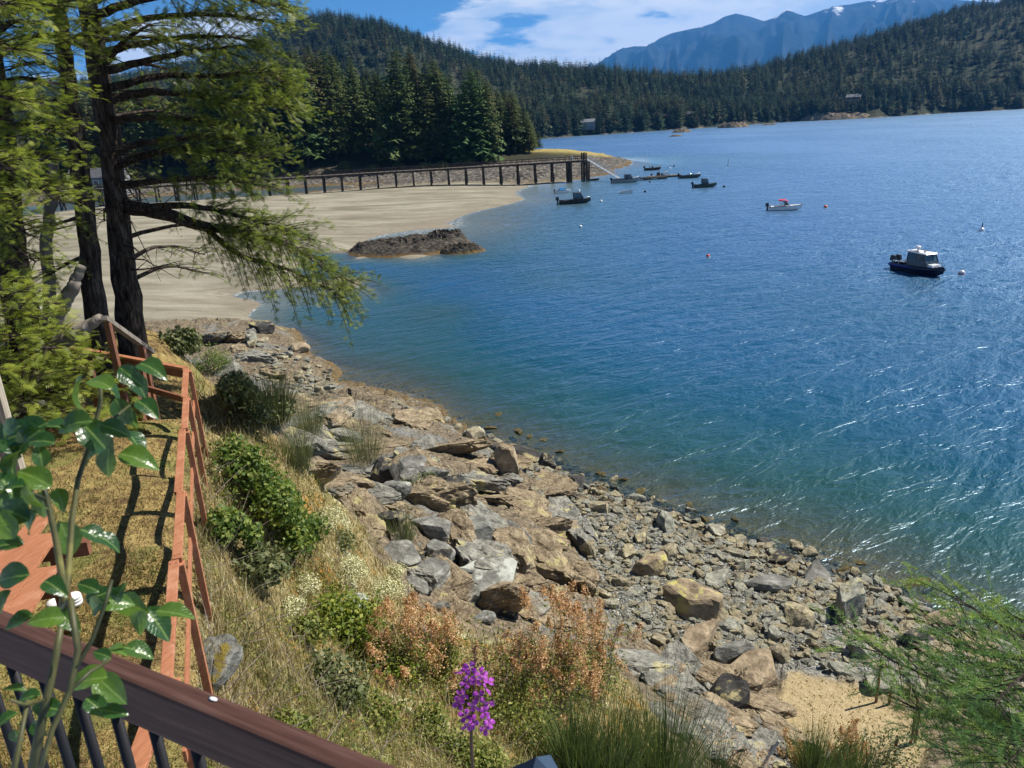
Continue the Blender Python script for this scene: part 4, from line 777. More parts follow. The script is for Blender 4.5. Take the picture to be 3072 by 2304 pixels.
gr = n.ramp(f, [(.3, (.042, .042, .033)), (.46, (.185, .182, .145)), (.60, (.35, .34, .27)), (.78, (.50, .48, .40))]); ta = n.ramp(f, [(.3, (.055, .047, .030)), (.46, (.23, .195, .125)), (.60, (.40, .345, .23)), (.78, (.54, .49, .36))])
c = n.mix(n.smooth(r, .38, .62), gr, ta); gn = n.new('ShaderNodeNewGeometry'); nz = n.new('ShaderNodeSeparateXYZ', {0: gn.outputs['True Normal']}).outputs[2]
lich = n.math('MULTIPLY', n.math('MULTIPLY', n.smooth(n.noise(n.obj(), 2.4, 5, .6), .48, .6), n.smooth(nz, .3, .8)), n.smooth(n.math('FRACT', n.math('MULTIPLY', r, 5.7)), .62, .8)); c = n.mix(n.math('MULTIPLY', lich, .55), c, (.36, .32, .14))
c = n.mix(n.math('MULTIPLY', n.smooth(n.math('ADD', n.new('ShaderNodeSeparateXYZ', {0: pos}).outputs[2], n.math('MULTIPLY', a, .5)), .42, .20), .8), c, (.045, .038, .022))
finish(n, c, .9, n.bump(n.math('ADD', f, n.math('MULTIPLY', n.noise(n.obj(), 14, 4, .6), .3)), .9, .12), .15); MT['rock'] = mR
def rock_var(name, stops, lichen=None):
    m, n = new_mat(name); a = n.noise(n.obj(), 3.4, 7, .68); b = n.noise(n.mapping(n.obj(), (1, 1, 4), (.4, .3, 0)), 3., 6, .65); f = n.math('ADD', n.math('MULTIPLY', a, .6), n.math('MULTIPLY', b, .4)); c = n.ramp(f, stops)
    if lichen: nz = n.new('ShaderNodeSeparateXYZ', {0: n.new('ShaderNodeNewGeometry').outputs['True Normal']}).outputs[2]; c = n.mix(n.math('MULTIPLY', n.smooth(n.noise(n.obj(), 2.6, 6, .65), lichen[1], lichen[1]+.1), n.smooth(nz, lichen[2], lichen[2]+.4)), c, lichen[0])
    finish(n, c, .92, n.bump(n.math('ADD', f, n.math('MULTIPLY', n.noise(n.obj(), 16, 4, .6), .3)), .9, .1), .12); MT[name] = m
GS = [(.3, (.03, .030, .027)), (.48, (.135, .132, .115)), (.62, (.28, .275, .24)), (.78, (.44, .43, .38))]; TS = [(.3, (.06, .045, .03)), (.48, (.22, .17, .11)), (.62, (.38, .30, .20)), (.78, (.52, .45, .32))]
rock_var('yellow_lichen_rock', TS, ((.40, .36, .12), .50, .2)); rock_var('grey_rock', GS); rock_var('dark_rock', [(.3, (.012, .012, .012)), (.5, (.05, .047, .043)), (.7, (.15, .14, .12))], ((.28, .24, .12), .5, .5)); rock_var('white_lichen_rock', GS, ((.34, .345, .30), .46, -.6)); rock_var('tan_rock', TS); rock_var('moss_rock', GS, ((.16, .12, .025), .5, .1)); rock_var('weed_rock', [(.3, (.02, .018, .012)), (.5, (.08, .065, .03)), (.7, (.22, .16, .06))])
RM = [rock_mesh(500+i, 3, 9+i % 6, .5+.12*(i % 4), 1.1+.22*(i % 3)) for i in range(12)]
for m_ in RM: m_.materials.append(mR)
def put_rock(name, px, py, wpx, label, mat=None, rz=None, hs=1., ws=1., seed=0, sink=.22, tilt=None, group=None, mesh=None, cat='boulder', pt=None):
    if pt is None: x, y, z = [a[0] for a in onpix_many([px], [py])]
    else: x, y, z = pt
    d = math.sqrt(x*x+y*y+(CAMH-z)**2); s = wpx/FPX*d; rg = random.Random(seed*31+int(px*7+py)); me = RM[rg.randrange(12)] if mesh is None else mesh
    if mat: me = me.copy(); me.materials.clear(); me.materials.append(MT[mat])
    o = link(name, me); o.location = (x, y, z+s*.5*hs*.42-s*sink*.18); tl = .16 if tilt is None else tilt
    o.rotation_euler = (rg.gauss(0, tl), rg.gauss(0, tl), rg.random()*6.28 if rz is None else rz); o.scale = (s, s*ws, s*hs); return tagp(o, label, cat, group)
KEY = [(572,537,40,'yellow_lichen_rock','tan boulder with a bright yellow lichen patch beside the pale outcrop',.85),
 (650,572,40,'yellow_lichen_rock','rounded yellow green boulder in the middle of the stony beach',.95),
 (692,609,56,'yellow_lichen_rock','large flat topped yellowish boulder with a dark shaded front',.8),
 (702,642,56,'tan_rock','broad brown boulder just below the flat topped yellowish one',.75),
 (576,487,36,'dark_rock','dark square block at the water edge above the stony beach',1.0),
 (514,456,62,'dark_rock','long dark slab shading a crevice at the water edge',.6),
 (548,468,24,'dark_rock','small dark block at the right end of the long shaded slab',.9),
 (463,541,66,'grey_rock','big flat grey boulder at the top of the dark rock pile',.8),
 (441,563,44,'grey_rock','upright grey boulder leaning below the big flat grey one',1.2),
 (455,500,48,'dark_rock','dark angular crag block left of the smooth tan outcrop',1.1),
 (484,596,84,'white_lichen_rock','large rugged boulder crusted with pale grey lichen',.95),
 (214,668,58,'moss_rock','grey boulder with brown moss at the foot of the near fence post',.9),
 (30,411,42,'grey_rock','flat grey stone set in the mossy lawn beside the weathered post',.3),
 (42,386,20,'grey_rock','small pale stone in the moss left of the rose tip',.35),
 (64,384,22,'grey_rock','pinkish grey stone in the moss just right of the small pale stone',.45),
 (37,363,24,'grey_rock','low grey stone near the top edge of the mossy lawn',.3),
 (918,590,34,'weed_rock','brown weedy boulder standing in the shallows at right',.7),
 (981,621,18,'weed_rock','small dark boulder alone in the shallows by the fir tip',.8),
 (935,624,44,'tan_rock','brown flat boulder on the waterline at the lower right',.6),
 (774,546,30,'dark_rock','upper of two tilted dark slabs at the waterline',.5),
 (778,560,26,'dark_rock','lower of two tilted dark slabs at the waterline',.8),
 (818,580,58,'grey_rock','long pale grey slab lying along the top of the stony beach',.4),
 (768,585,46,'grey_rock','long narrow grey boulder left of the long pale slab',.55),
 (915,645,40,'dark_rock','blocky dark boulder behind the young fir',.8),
 (752,670,52,'tan_rock','long tan slab at the upper edge of the straw patch',.5),
 (672,668,36,'tan_rock','wedge of tan rock at the lower end of the stony beach',.7),
 (735,655,40,'grey_rock','pale pointed boulder left of the gravel pocket',.7),
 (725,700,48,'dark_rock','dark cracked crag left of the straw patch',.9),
 (300,350,34,'tan_rock','rounded tan boulder at the waterline below the drooping limb',.7),
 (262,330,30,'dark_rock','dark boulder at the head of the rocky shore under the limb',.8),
 (505,470,40,'tan_rock','upright face of split tan rock beside the smooth outcrop',1.2),
 (400,560,44,'grey_rock','grey block half buried in the mossy slope edge',.9),
 (355,610,32,'white_lichen_rock','pale grey crag showing through the dry slope grass',1.1),
 (420,640,40,'grey_rock','shaded grey block behind the rusty dry shrub',.8)]
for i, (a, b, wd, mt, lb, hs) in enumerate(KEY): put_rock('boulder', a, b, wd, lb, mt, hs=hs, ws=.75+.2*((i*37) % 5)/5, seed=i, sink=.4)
# countable rocks of the shore
pxs, pys, wds = [], [], []
tries = 0; SP = [(a+0, b) for a, b in PG['stones']]
while len(pxs) < 190 and tries < 20000:
    tries += 1; a = 400+640*random.random(); b = 420+300*random.random()
    if not inpoly(np.array([a]), np.array([b]), SP)[0]: continue
    wd = 9+34*random.random()**1.5
    if all((a-p)**2+(b-q)**2 > (.5*(wd+w_))**2*.6 for p, q, w_ in zip(pxs, pys, wds)) and all((a-k[0])**2+((b-k[1])*1.3)**2 > (.42*(wd+k[2]))**2 for k in KEY): pxs.append(a); pys.append(b); wds.append(wd)
n1_ = len(pxs); CR_ = [(380,470),(440,470),(500,500),(520,560),(520,620),(470,625),(420,610),(395,560)]; CR2 = [(250,335),(330,370),(340,395),(300,400),(255,380)]; CR3 = [(620,650),(760,680),(770,740),(720,740),(650,700)]
for poly, cnt, w0, w1 in ((CR_, 26, 18, 52), (CR2, 20, 6, 15), (CR3, 14, 12, 30)):
    k = 0
    while k < cnt:
        a = random.uniform(250, 780); b = random.uniform(330, 740)
        if inpoly(np.array([a]), np.array([b]), poly)[0]: pxs.append(a); pys.append(b); wds.append(random.uniform(w0, w1)); k += 1
X, Y, ZZ = onpix_many(pxs, pys)
for i in range(len(pxs)):
    if i < n1_:
        ph = 'upper left part' if pxs[i] < 640 else ('middle' if pxs[i] < 780 else 'lower right part'); lab, grp = ('larger angular boulder in the %s of the stony beach' % ph, 'larger boulders, %s of the beach' % ph) if wds[i] > 15 else ('small angular rock in the %s of the stony beach' % ph, 'small rocks, %s of the beach' % ph)
    elif i < n1_+26: lab, grp = 'angular grey block in the dark rock pile below the mossy slope', 'blocks of the dark rock pile'
    elif i < n1_+46: lab, grp = 'small rock on the pebbly bank under the drooping limb', 'rocks on the bank under the limb'
    else: lab, grp = 'brown block of broken bedrock left of the straw patch', 'broken bedrock by the straw patch'
    put_rock('rock', pxs[i], pys[i], wds[i], lab, None if i < n1_ else (('grey_rock' if i % 3 else 'dark_rock') if i < n1_+26 else (None if i < n1_+46 else 'tan_rock')), hs=.6+.6*random.random(), ws=.6+.4*random.random(), seed=i, group=grp, cat='rock', pt=(X[i], Y[i], ZZ[i]), sink=.3, mesh=RM[i % 12])
# bedrock ledges of the shore
def ledge_mesh(seed):
    rg = np.random.default_rng(seed); bm = bmesh.new(); bmesh.ops.create_icosphere(bm, subdivisions=5, radius=1); v = np.array([p.co[:] for p in bm.verts]); f = np.array([[q.index for q in p.verts] for p in bm.faces]); bm.free()
    for k in range(17):
        nrm = rg.normal(0, 1, 3); nrm[2] *= .7; nrm /= np.linalg.norm(nrm); h = .52+.34*rg.random(); d = v@nrm; m = d > h; v[m] -= np.outer(d[m]-h, nrm)
    nrm = np.array([rg.normal(0, .12), rg.normal(0, .12), 1.]); nrm /= np.linalg.norm(nrm); d = v@nrm; m = d > .42; v[m] -= np.outer(d[m]-.42, nrm)
    r_ = np.linalg.norm(v, axis=1)[:, None]; n0 = v/r_; st = rg.normal(0, 1, 3); st[2] = 1.4; st /= np.linalg.norm(st); u = v@st; lay = np.floor(u*7+fbm(v[:, 0]*1.5+seed, v[:, 1]*1.5, seed, 2)*1.2); q = (hsh(lay, lay*0+3, seed)-.5)
    hv, ev = voro(v[:, 0]*2.1+seed, v[:, 1]*2.4+v[:, 2]*1.3, seed); fb_ = fbm(v[:, 0]*5+v[:, 2]*3+seed, v[:, 1]*5-v[:, 2]*2, seed, 4)
    v = v + n0*(.085*q + .10*hv - .05*np.exp(-ev/.06) + .10*fb_)[:, None]; v *= np.array([1.35, .95, .8]); v /= np.ptp(v[:, 0]); return npmesh('ledge', v, f)
LG = [ledge_mesh(800+i) for i in range(8)]
ml_, n = new_mat('ledge_rock'); pos = n.pos(); r = n.rnd(); a = n.noise(pos, 2.2, 5, .65); b = n.noise(n.mapping(n.obj(), (2, 3, 16), (.25, .35, 0)), 2.2, 5, .65); cvv = n.noise(pos, 13, 4, .65); f = n.math('ADD', n.math('MULTIPLY', a, .35), n.math('ADD', n.math('MULTIPLY', b, .4), n.math('MULTIPLY', cvv, .25)))
ta = n.ramp(f, [(.35, (.03, .023, .016)), (.46, (.17, .13, .082)), (.57, (.32, .255, .165)), (.70, (.50, .42, .30))]); gr = n.ramp(f, [(.33, (.03, .029, .025)), (.46, (.135, .13, .11)), (.58, (.29, .28, .235)), (.72, (.47, .455, .395))])
c = n.mix(n.smooth(n.math('ADD', r, n.math('MULTIPLY', n.math('SUBTRACT', n.noise(pos, .5, 3, .5), .5), 1.2)), .58, .74), ta, gr); c = n.mix(n.math('MULTIPLY', n.smooth(n.noise(pos, 1.1, 4, .65), .58, .66), .6), c, (.40, .35, .15))
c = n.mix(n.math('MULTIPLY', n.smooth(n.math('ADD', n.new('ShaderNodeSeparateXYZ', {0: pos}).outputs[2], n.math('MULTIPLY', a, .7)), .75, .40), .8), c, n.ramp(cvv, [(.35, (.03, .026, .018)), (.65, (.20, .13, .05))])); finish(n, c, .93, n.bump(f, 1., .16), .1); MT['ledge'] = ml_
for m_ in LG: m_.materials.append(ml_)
LP = [([(258,388),(330,397),(440,415),(470,440),(545,478),(590,498),(560,512),(500,505),(440,484),(380,462),(330,452),(285,432)], 30, 34, 96, .42, 'tan ledge of the low outcrop along the water', 'ledges of the low outcrop'), ([(275,440),(330,452),(400,475),(395,545),(360,522),(320,482)], 14, 30, 70, .5, 'ledge on the bare bank between the mossy crest and the outcrop', 'ledges on the bare bank'), ([(492,496),(578,512),(596,560),(612,618),(560,640),(522,615),(512,560)], 13, 44, 88, .6, 'pale tan ledge of the steep outcrop above the boulder beach', 'ledges of the steep outcrop'), ([(625,655),(700,668),(770,700),(790,768),(725,768),(665,722)], 15, 34, 76, .55, 'brown fractured ledge below the beach left of the straw patch', 'ledges by the straw patch'), ([(385,475),(445,472),(500,505),(515,560),(505,620),(450,625),(405,600),(392,560)], 9, 50, 100, .7, 'grey ledge under the dark rock pile', 'ledges under the rock pile'), ([(205,335),(258,330),(290,360),(262,385),(215,372)], 8, 24, 50, .5, 'tan ledge on the bank under the firs', 'ledges under the firs'), ([(930,650),(1030,668),(1030,720),(960,700)], 5, 40, 70, .5, 'orange brown ledge at the right end of the beach', 'ledges at the right end')]
for poly, cnt, w0, w1, hs_, lb, gp in LP:
    k = 0; xs_ = [p[0] for p in poly]; ys_ = [p[1] for p in poly]; done = []; tr_ = 0
    while k < cnt and tr_ < 900:
        tr_ += 1; a = random.uniform(min(xs_), max(xs_)); b = random.uniform(min(ys_), max(ys_)); wd = random.uniform(w0, w1)
        if not inpoly(np.array([a]), np.array([b]), poly)[0] or any((a-p)**2+((b-q)*1.7)**2 < (.22*(wd+w_))**2 for p, q, w_ in done): continue
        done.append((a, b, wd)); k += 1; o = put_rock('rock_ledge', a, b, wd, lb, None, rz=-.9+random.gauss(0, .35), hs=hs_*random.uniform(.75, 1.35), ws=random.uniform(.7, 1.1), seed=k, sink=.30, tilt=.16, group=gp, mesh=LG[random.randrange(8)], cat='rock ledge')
# rocks standing in the shallows
for i, (a, b, wd) in enumerate([(470,437,16),(452,420,12),(490,428,14),(518,432,16),(530,436,12),(498,415,10),(545,440,9),(612,500,14),(622,480,12),(640,492,14),(690,505,12),(705,520,14),(735,520,10),(860,563,12),(880,580,16),(845,570,18),(640,510,18),(668,522,16),(600,474,14),(560,452,10)]):
    q = P(a, b, 0); put_rock('rock', a, b, wd, 'dark wet rock just breaking the surface along the shallows', 'weed_rock', hs=.55, ws=.7, seed=i+900, group='wet rocks in the shallows', cat='rock', pt=(q[0], q[1], -.05), sink=.3)
# small loose stones: too many to count
SMs = [rock_mesh(700+i, 1, 7, .6, 1.2, .06) for i in range(6)]
for m_ in SMs: m_.materials.append(mR)
a = 250+800*rng.random(60000); b = 325+400*rng.random(60000); m = (inpoly(a, b, SP) | (inpoly(a, b, CR2) & (rng.random(60000) < .6)) | (inpoly(a, b, CR_) & (rng.random(60000) < .12)) | (inpoly(a, b, [(440,430),(540,470),(600,520),(560,520),(470,450)]) & (rng.random(60000) < .5)))
a, b = a[m][:9000], b[m][:9000]; X, Y, ZZ = onpix_many(a, b, 10., 75., 170); N_ = len(X); d = np.sqrt(X**2+Y**2+(CAMH-ZZ)**2)
s = (1.6+9.*rng.random(N_)**4.)/FPX*d*(.55+.9*np.clip(fbm(X*.5, Y*.5, 12, 2)+.5, 0, 1)); scatter_gn('beach_stones', np.stack([X, Y, ZZ+s*.12], -1), np.stack([s*1.1, s*(.7+.4*rng.random(N_)), s*(.6+.5*rng.random(N_))], -1), rng.normal(0, .25, (N_, 3))+np.stack([np.zeros(N_), np.zeros(N_), rng.random(N_)*6.28], -1), rng.integers(0, 6, N_), SMs)['label'] = 'loose grey stones and gravel covering the beach'

# ------------------------------------------------------------------ foliage sprays
def spray_template(nl=5, w=.036):
    """flat frond along +x: axis blade and paired side blades"""
    V = []; Fq = []
    def blade(o, d, L, wd):
        o = np.array(o); d = np.array(d, float); d /= np.linalg.norm(d); s = np.array([-d[1], d[0], 0])*wd; k = len(V); V.extend([o+d*L*.35+s, o+d*L*.35-s, o+d*L]); V.append(o); Fq.append((k+3, k+1, k+2, k)) 
    blade((0, 0, 0), (1, 0, -.05), 1.0, w*.8)
    for i in range(nl):
        x0 = .08+.8*i/nl; L = .46*(1-.5*i/nl)
        for s in (-1, 1): blade((x0, 0, 0), (.75, s*.9, -.18), L, w)
    return np.array(V), np.array(Fq)
def needle_template(nn=64, ln=.19, w=.011):
    V = []; Fq = []; rg = np.random.default_rng(3)
    V += [np.array([0, -.012, 0]), np.array([0, .012, 0]), np.array([1, 0, 0])]; Fq.append((0, 1, 2))
    for i in range(nn):
        x0 = i/nn; an = rg.random()*2*PI; d = np.array([.55, math.cos(an)*.85, math.sin(an)*.55+.25]); d /= np.linalg.norm(d); s = np.cross(d, rg.normal(0, 1, 3)); s /= np.linalg.norm(s); o = np.array([x0, 0, 0]); k = len(V); L = ln*(.8+.4*rg.random()); V += [o+s*w, o-s*w, o+d*L]; Fq.append((k, k+1, k+2))
    return np.array(V), np.array(Fq)
def sprays(tmpl, o, d, up, s):
    V, F_ = tmpl; d = d/np.linalg.norm(d, axis=1)[:, None]; side = np.cross(up, d); side /= np.linalg.norm(side, axis=1)[:, None]+1e-9; u = np.cross(d, side); n_ = len(o); k = len(V)
    v = o[:, None]+s[:, None, None]*(V[None, :, 0:1]*d[:, None]+V[None, :, 1:2]*side[:, None]+V[None, :, 2:3]*u[:, None]); f = F_[None]+(np.arange(n_)*k)[:, None, None]; return v.reshape(-1, 3), f.reshape(-1, F_.shape[1])
ST = spray_template()
class Fol:
    def __init__(s, seed): s.rg = np.random.default_rng(seed); s.o = []; s.d = []; s.s = []; s.b = MB()
    def limb(s, pts, r0, r1=.012, f0=.3, sec=8, slen=.9, sp=.047, size=.135, droop=.24, dens=1., sr=.010):
        """limb through pts (Catmull-ish), secondaries with sprays on its outer part"""
        rg = s.rg; P_ = [np.array(p, float) for p in pts]; fine = []
        for i in range(len(P_)-1):
            for k in range(5):
                t = k/5; p0 = P_[max(i-1, 0)]; p1 = P_[i]; p2 = P_[i+1]; p3 = P_[min(i+2, len(P_)-1)]
                fine.append(.5*((2*p1)+(-p0+p2)*t+(2*p0-5*p1+4*p2-p3)*t*t+(-p0+3*p1-3*p2+p3)*t**3))
        fine.append(P_[-1]); fine = np.array(fine); fine[1:-1] += rg.normal(0, .012, fine[1:-1].shape)*np.linalg.norm(fine[-1]-fine[0])*.25
        L = np.linalg.norm(np.diff(fine, axis=0), axis=1).sum(); n_ = len(fine); s.b.tube(fine, list(np.linspace(r0, r1, n_)), 6, cap=False)
        ns = int(L*sec); ax = fine[-1]-fine[0]; ax /= np.linalg.norm(ax); lat = np.cross(ax, [0, 0, 1.]); lat /= np.linalg.norm(lat)+1e-9
        for k in range(ns):
            t = f0+(1-f0)*(k+rg.random())/ns; q = t*(n_-1); i = min(int(q), n_-2); p = fine[i]+(fine[i+1]-fine[i])*(q-i); sg = 1 if k % 2 else -1
            ln = slen*(.5+.7*rg.random())*(1.05-.55*abs(t-.55)); d = lat*sg*(.8+.4*rg.random())+ax*(.5+.5*rg.random())+np.array([0, 0, rg.normal(.08, .38)]); d /= np.linalg.norm(d)
            m_ = 4; pts2 = [p+d*ln*j/m_+np.array([0, 0, -droop*ln*(j/m_)**2]) for j in range(m_+1)]; s.b.tube(pts2, list(np.linspace(sr, sr*.35, m_+1)), 3, cap=False)
            cnt = int(max(3, ln/sp*dens))
            for j in range(cnt):
                tt = .15+.85*(j+rg.random())/cnt; o = pts2[0]+d*ln*tt+np.array([0, 0, -droop*ln*tt*tt]); s2 = 1 if j % 2 else -1
                dd = d*.8+np.cross(d, [0, 0, 1.])*s2*.8*rg.random()+np.array([0, 0, .10-.45*rg.random()])+rg.normal(0, .28, 3); s.o.append(o+rg.normal(0, .03, 3)); s.d.append(dd); s.s.append(size*(.6+.7*rg.random()))
    def build(s, parent, mats, tmpl=ST, names=('branches', 'crown')):
        o, d, sc_ = np.array(s.o), np.array(s.d), np.array(s.s); up = np.tile([0, 0, 1.], (len(o), 1))+s.rg.normal(0, .45, (len(o), 3)); v, f = sprays(tmpl, o, d, up, sc_); tone = np.repeat(np.clip(s.rg.random(len(o))*.75+.25*s.rg.random(), 0, 1), len(tmpl[0]))
        loc = np.array(parent.location); me = npmesh(names[1], v-loc, f, False, dict(tone=tone)); me.materials.append(mats[1]); link(names[1], me, None, parent)
        s.b.v = [tuple(np.array(p)-loc) for p in s.b.v]; s.b.build(names[0], mats[0], parent)
MT['fir_leaf'] = leafmat('fir_needles', (.070, .105, .018), (.165, .205, .034), (.32, .34, .065), .46, .5, .3, attr='tone')
MT['fir_bright'] = leafmat('bright_fir_needles', (.10, .145, .02), (.23, .28, .04), (.40, .42, .08), .48, .5, .3, attr='tone')
MT['fir_blue'] = leafmat('young_fir_needles', (.07, .14, .05), (.14, .25, .08), (.28, .36, .08), .4, .45, .3, attr='tone')
mb_, n = new_mat('furrowed_bark'); v = n.mapping(n.pos(), (1, 1, .22)); f = n.noise(v, 14, 6, .7, .6); c = n.ramp(f, [(.35, (.012, .009, .008)), (.52, (.055, .042, .034)), (.68, (.15, .125, .105))]); finish(n, c, .95, n.bump(f, 1., .09), .1); MT['fir_bark'] = mb_
MT['grey_wood'] = simple('weathered_wood', (.22, .19, .16), (.11, .095, .08), 3, .9, .6, .1, stretch=(3, 3, .4))
def trunk(parent, pts, rs, mat=None, n_=14):
    m = MB(); loc = Vector(parent.location); P_ = [Vector(p) for p in pts]; fine = []; fr = []
    for i in range(len(P_)-1):
        for k in range(8): t = k/8; fine.append(P_[i].lerp(P_[i+1], t)-loc+Vector((random.gauss(0, .012), random.gauss(0, .012), 0))); fr.append(rs[i]+(rs[i+1]-rs[i])*t)
    fine.append(P_[-1]-loc); fr.append(rs[-1]); m.tube(fine, fr, n_); 
    for i, vv in enumerate(m.v): a = (i % n_)/n_*2*PI; k = i//n_; q = 1+.09*math.sin(a*5+k*.21)+.05*math.sin(a*9-k*.37); c = fine[min(k, len(fine)-1)]; m.v[i] = tuple(c+(Vector(vv)-c)*q)
    return m.build('trunk', mat or MT['fir_bark'], parent, True)
def pr(px, py, r): return tuple(PR(px, py, r))
# main fir
base = PR(132, 352, 16.0); base[2] = 11.9
fA = empty('fir_tree', tuple(base)); tagp(fA, 'tall fir with thick dark furrowed trunk and long limb drooping over the water', 'tree')
tp = PR(88, 0, 16.2); top = np.array([tp[0]-.6, tp[1]+.1, 27.]); trunk(fA, [base-np.array([0, 0, .6]), PR(122, 260, 16), PR(108, 130, 16.1), tp, top], [.29, .205, .175, .155, .05])
F1 = Fol(11)
R_ = 16.
def rl(pts, **k): F1.limb([pr(*p) for p in pts], **k)
rl([(121,206,16),(165,214,15.6),(205,226,15.2),(255,234,14.8),(305,254,14.5),(345,286,14.3)], r0=.15, f0=.36, sec=24, slen=1.15, droop=.4, dens=1.3)
rl([(121,212,16),(180,205,15.4),(235,215,15),(290,232,14.6)], r0=.09, f0=.42, sec=22, slen=1.05, dens=1.2)
rl([(205,226,15.2),(240,255,14.9),(290,270,14.6),(338,296,14.4)], r0=.06, f0=.15, sec=20, slen=.9, droop=.5)
rl([(119,186,16),(165,180,15.2),(215,178,14.7),(250,184,14.4)], r0=.08, f0=.35, sec=18, slen=1.0)
rl([(117,165,16),(160,152,15.4),(210,150,14.8),(264,158,14.3)], r0=.09, f0=.30, sec=20, slen=1.1)
rl([(116,150,16),(165,140,16.),(220,138,15.8),(256,142,15.6)], r0=.08, f0=.35, sec=18, slen=1.0)
rl([(113,120,16),(150,118,15.6),(190,120,15.0),(228,128,14.7)], r0=.08, f0=.35, sec=16, slen=.95)
rl([(112,100,16),(150,92,15.6),(200,96,15.2),(250,100,15.),(286,106,14.8)], r0=.09, f0=.38, sec=22, slen=1.05, dens=1.2)
rl([(110,88,16),(160,76,16),(215,76,15.8),(262,72,15.6),(284,84,15.4)], r0=.08, f0=.38, sec=18, slen=1.0)
rl([(108,70,16),(150,60,15.4),(190,52,15.),(226,48,14.7)], r0=.08, f0=.35, sec=18, slen=1.)
rl([(105,52,16),(150,42,15.9),(210,36,15.7),(258,42,15.5)], r0=.08, f0=.35, sec=18, slen=1.0)
rl([(102,34,16),(140,20,15.6),(200,14,15.2),(272,22,14.8)], r0=.08, f0=.4, sec=18, slen=.9)
rl([(98,14,16),(150,-2,15.4),(220,-4,15.),(280,8,14.6)], r0=.08, f0=.4, sec=18, slen=.95)
rl([(96,0,16),(140,-25,15.4),(210,-30,15.),(262,-20,14.6)], r0=.08, f0=.3, sec=12, slen=.95)
rl([(106,60,16),(80,44,15.2),(50,36,14.4),(15,44,13.8)], r0=.07, f0=.3, sec=12, slen=.95)
rl([(98,15,16),(70,-4,15.2),(30,-6,14.6)], r0=.07, f0=.3, sec=12, slen=.95)
rl([(107,62,16),(125,40,14.8),(150,24,13.8)], r0=.06, f0=.4, sec=12, slen=.8)
for k in range(26):   # crown above the frame and the far side
    z = 18.5+8*k/26; a = k*2.4; L = 3.4*(1-.6*k/26); c = np.array([tp[0]-.6*(z-tp[2])/9, tp[1], z]); F1.limb([c, c+np.array([math.cos(a)*L*.5, math.sin(a)*L*.5, .2]), c+np.array([math.cos(a)*L, math.sin(a)*L, -.3])], .06, f0=.3, sec=7, slen=.8, size=.36, sp=.16)
for k in range(12):
    z = 13.5+.42*k; a = PI*.25+PI*.5*random.random(); L = 2.6; t = (z-base[2])/(tp[2]-base[2]); c = base+(tp-base)*t; F1.limb([c, c+np.array([math.cos(a)*L*.5, math.sin(a)*L*.5, .1]), c+np.array([math.cos(a)*L, math.sin(a)*L, -.3])], .05, f0=.35, sec=8, slen=.7, sp=.13)
m = F1.b
for k in range(26):   # bare dead twigs
    t = random.random()*.85; c = base+(tp-base)*(.25+.75*t); a = random.uniform(-1.2, 1.4); L = random.uniform(.6, 2.0); m.tube([c, c+np.array([math.cos(a)*L*.5, -.3*L, random.gauss(.05, .1)]), c+np.array([math.cos(a)*L, -.5*L, random.gauss(-.1, .25)])], [.018, .012, .004], 4, cap=False)
F1.build(fA, (MT['fir_bark'], MT['fir_leaf']))
# second, thinner fir
bB = PR(95, 345, 15.2); bB[2] = 11.9; fB = empty('fir_tree', tuple(bB)); tagp(fB, 'slimmer leaning fir trunk with flaky bark just left of the thick one', 'tree')
tB = PR(58, 0, 15.4); trunk(fB, [bB-np.array([0, 0, .6]), PR(92, 280, 15.2), PR(84, 200, 15.2), PR(70, 90, 15.3), tB, tB+np.array([-.6, .2, 6.])], [.23, .17, .145, .12, .10, .03])
F1 = Fol(12)
for pts in ([(86,215,15.2),(70,220,14.8),(45,228,14.4)], [(76,130,15.2),(50,125,14.8),(20,135,14.4)], [(68,75,15.3),(40,62,14.8),(8,70,14.4)], [(64,45,15.4),(90,32,14.9),(120,36,14.4)], [(61,20,15.4),(35,8,15),(5,16,14.6)], [(60,8,15.4),(85,-8,15),(115,-4,14.6)], [(82,190,15.2),(60,180,14.5),(30,188,14)], [(90,255,15.2),(70,262,14.8),(50,275,14.5)]): rl(pts, r0=.045, f0=.3, sec=12, slen=.75)
for k in range(14): z = 19+6*k/14; a = k*2.4; L = 2.2*(1-.6*k/14); c = np.array([tB[0]-.6*(z-tB[2])/6, tB[1], z]); F1.limb([c, c+np.array([math.cos(a)*L*.5, math.sin(a)*L*.5, .2]), c+np.array([math.cos(a)*L, math.sin(a)*L, -.3])], .04, f0=.3, sec=7, slen=.7, size=.34, sp=.16)
F1.build(fB, (MT['fir_bark'], MT['fir_leaf']))
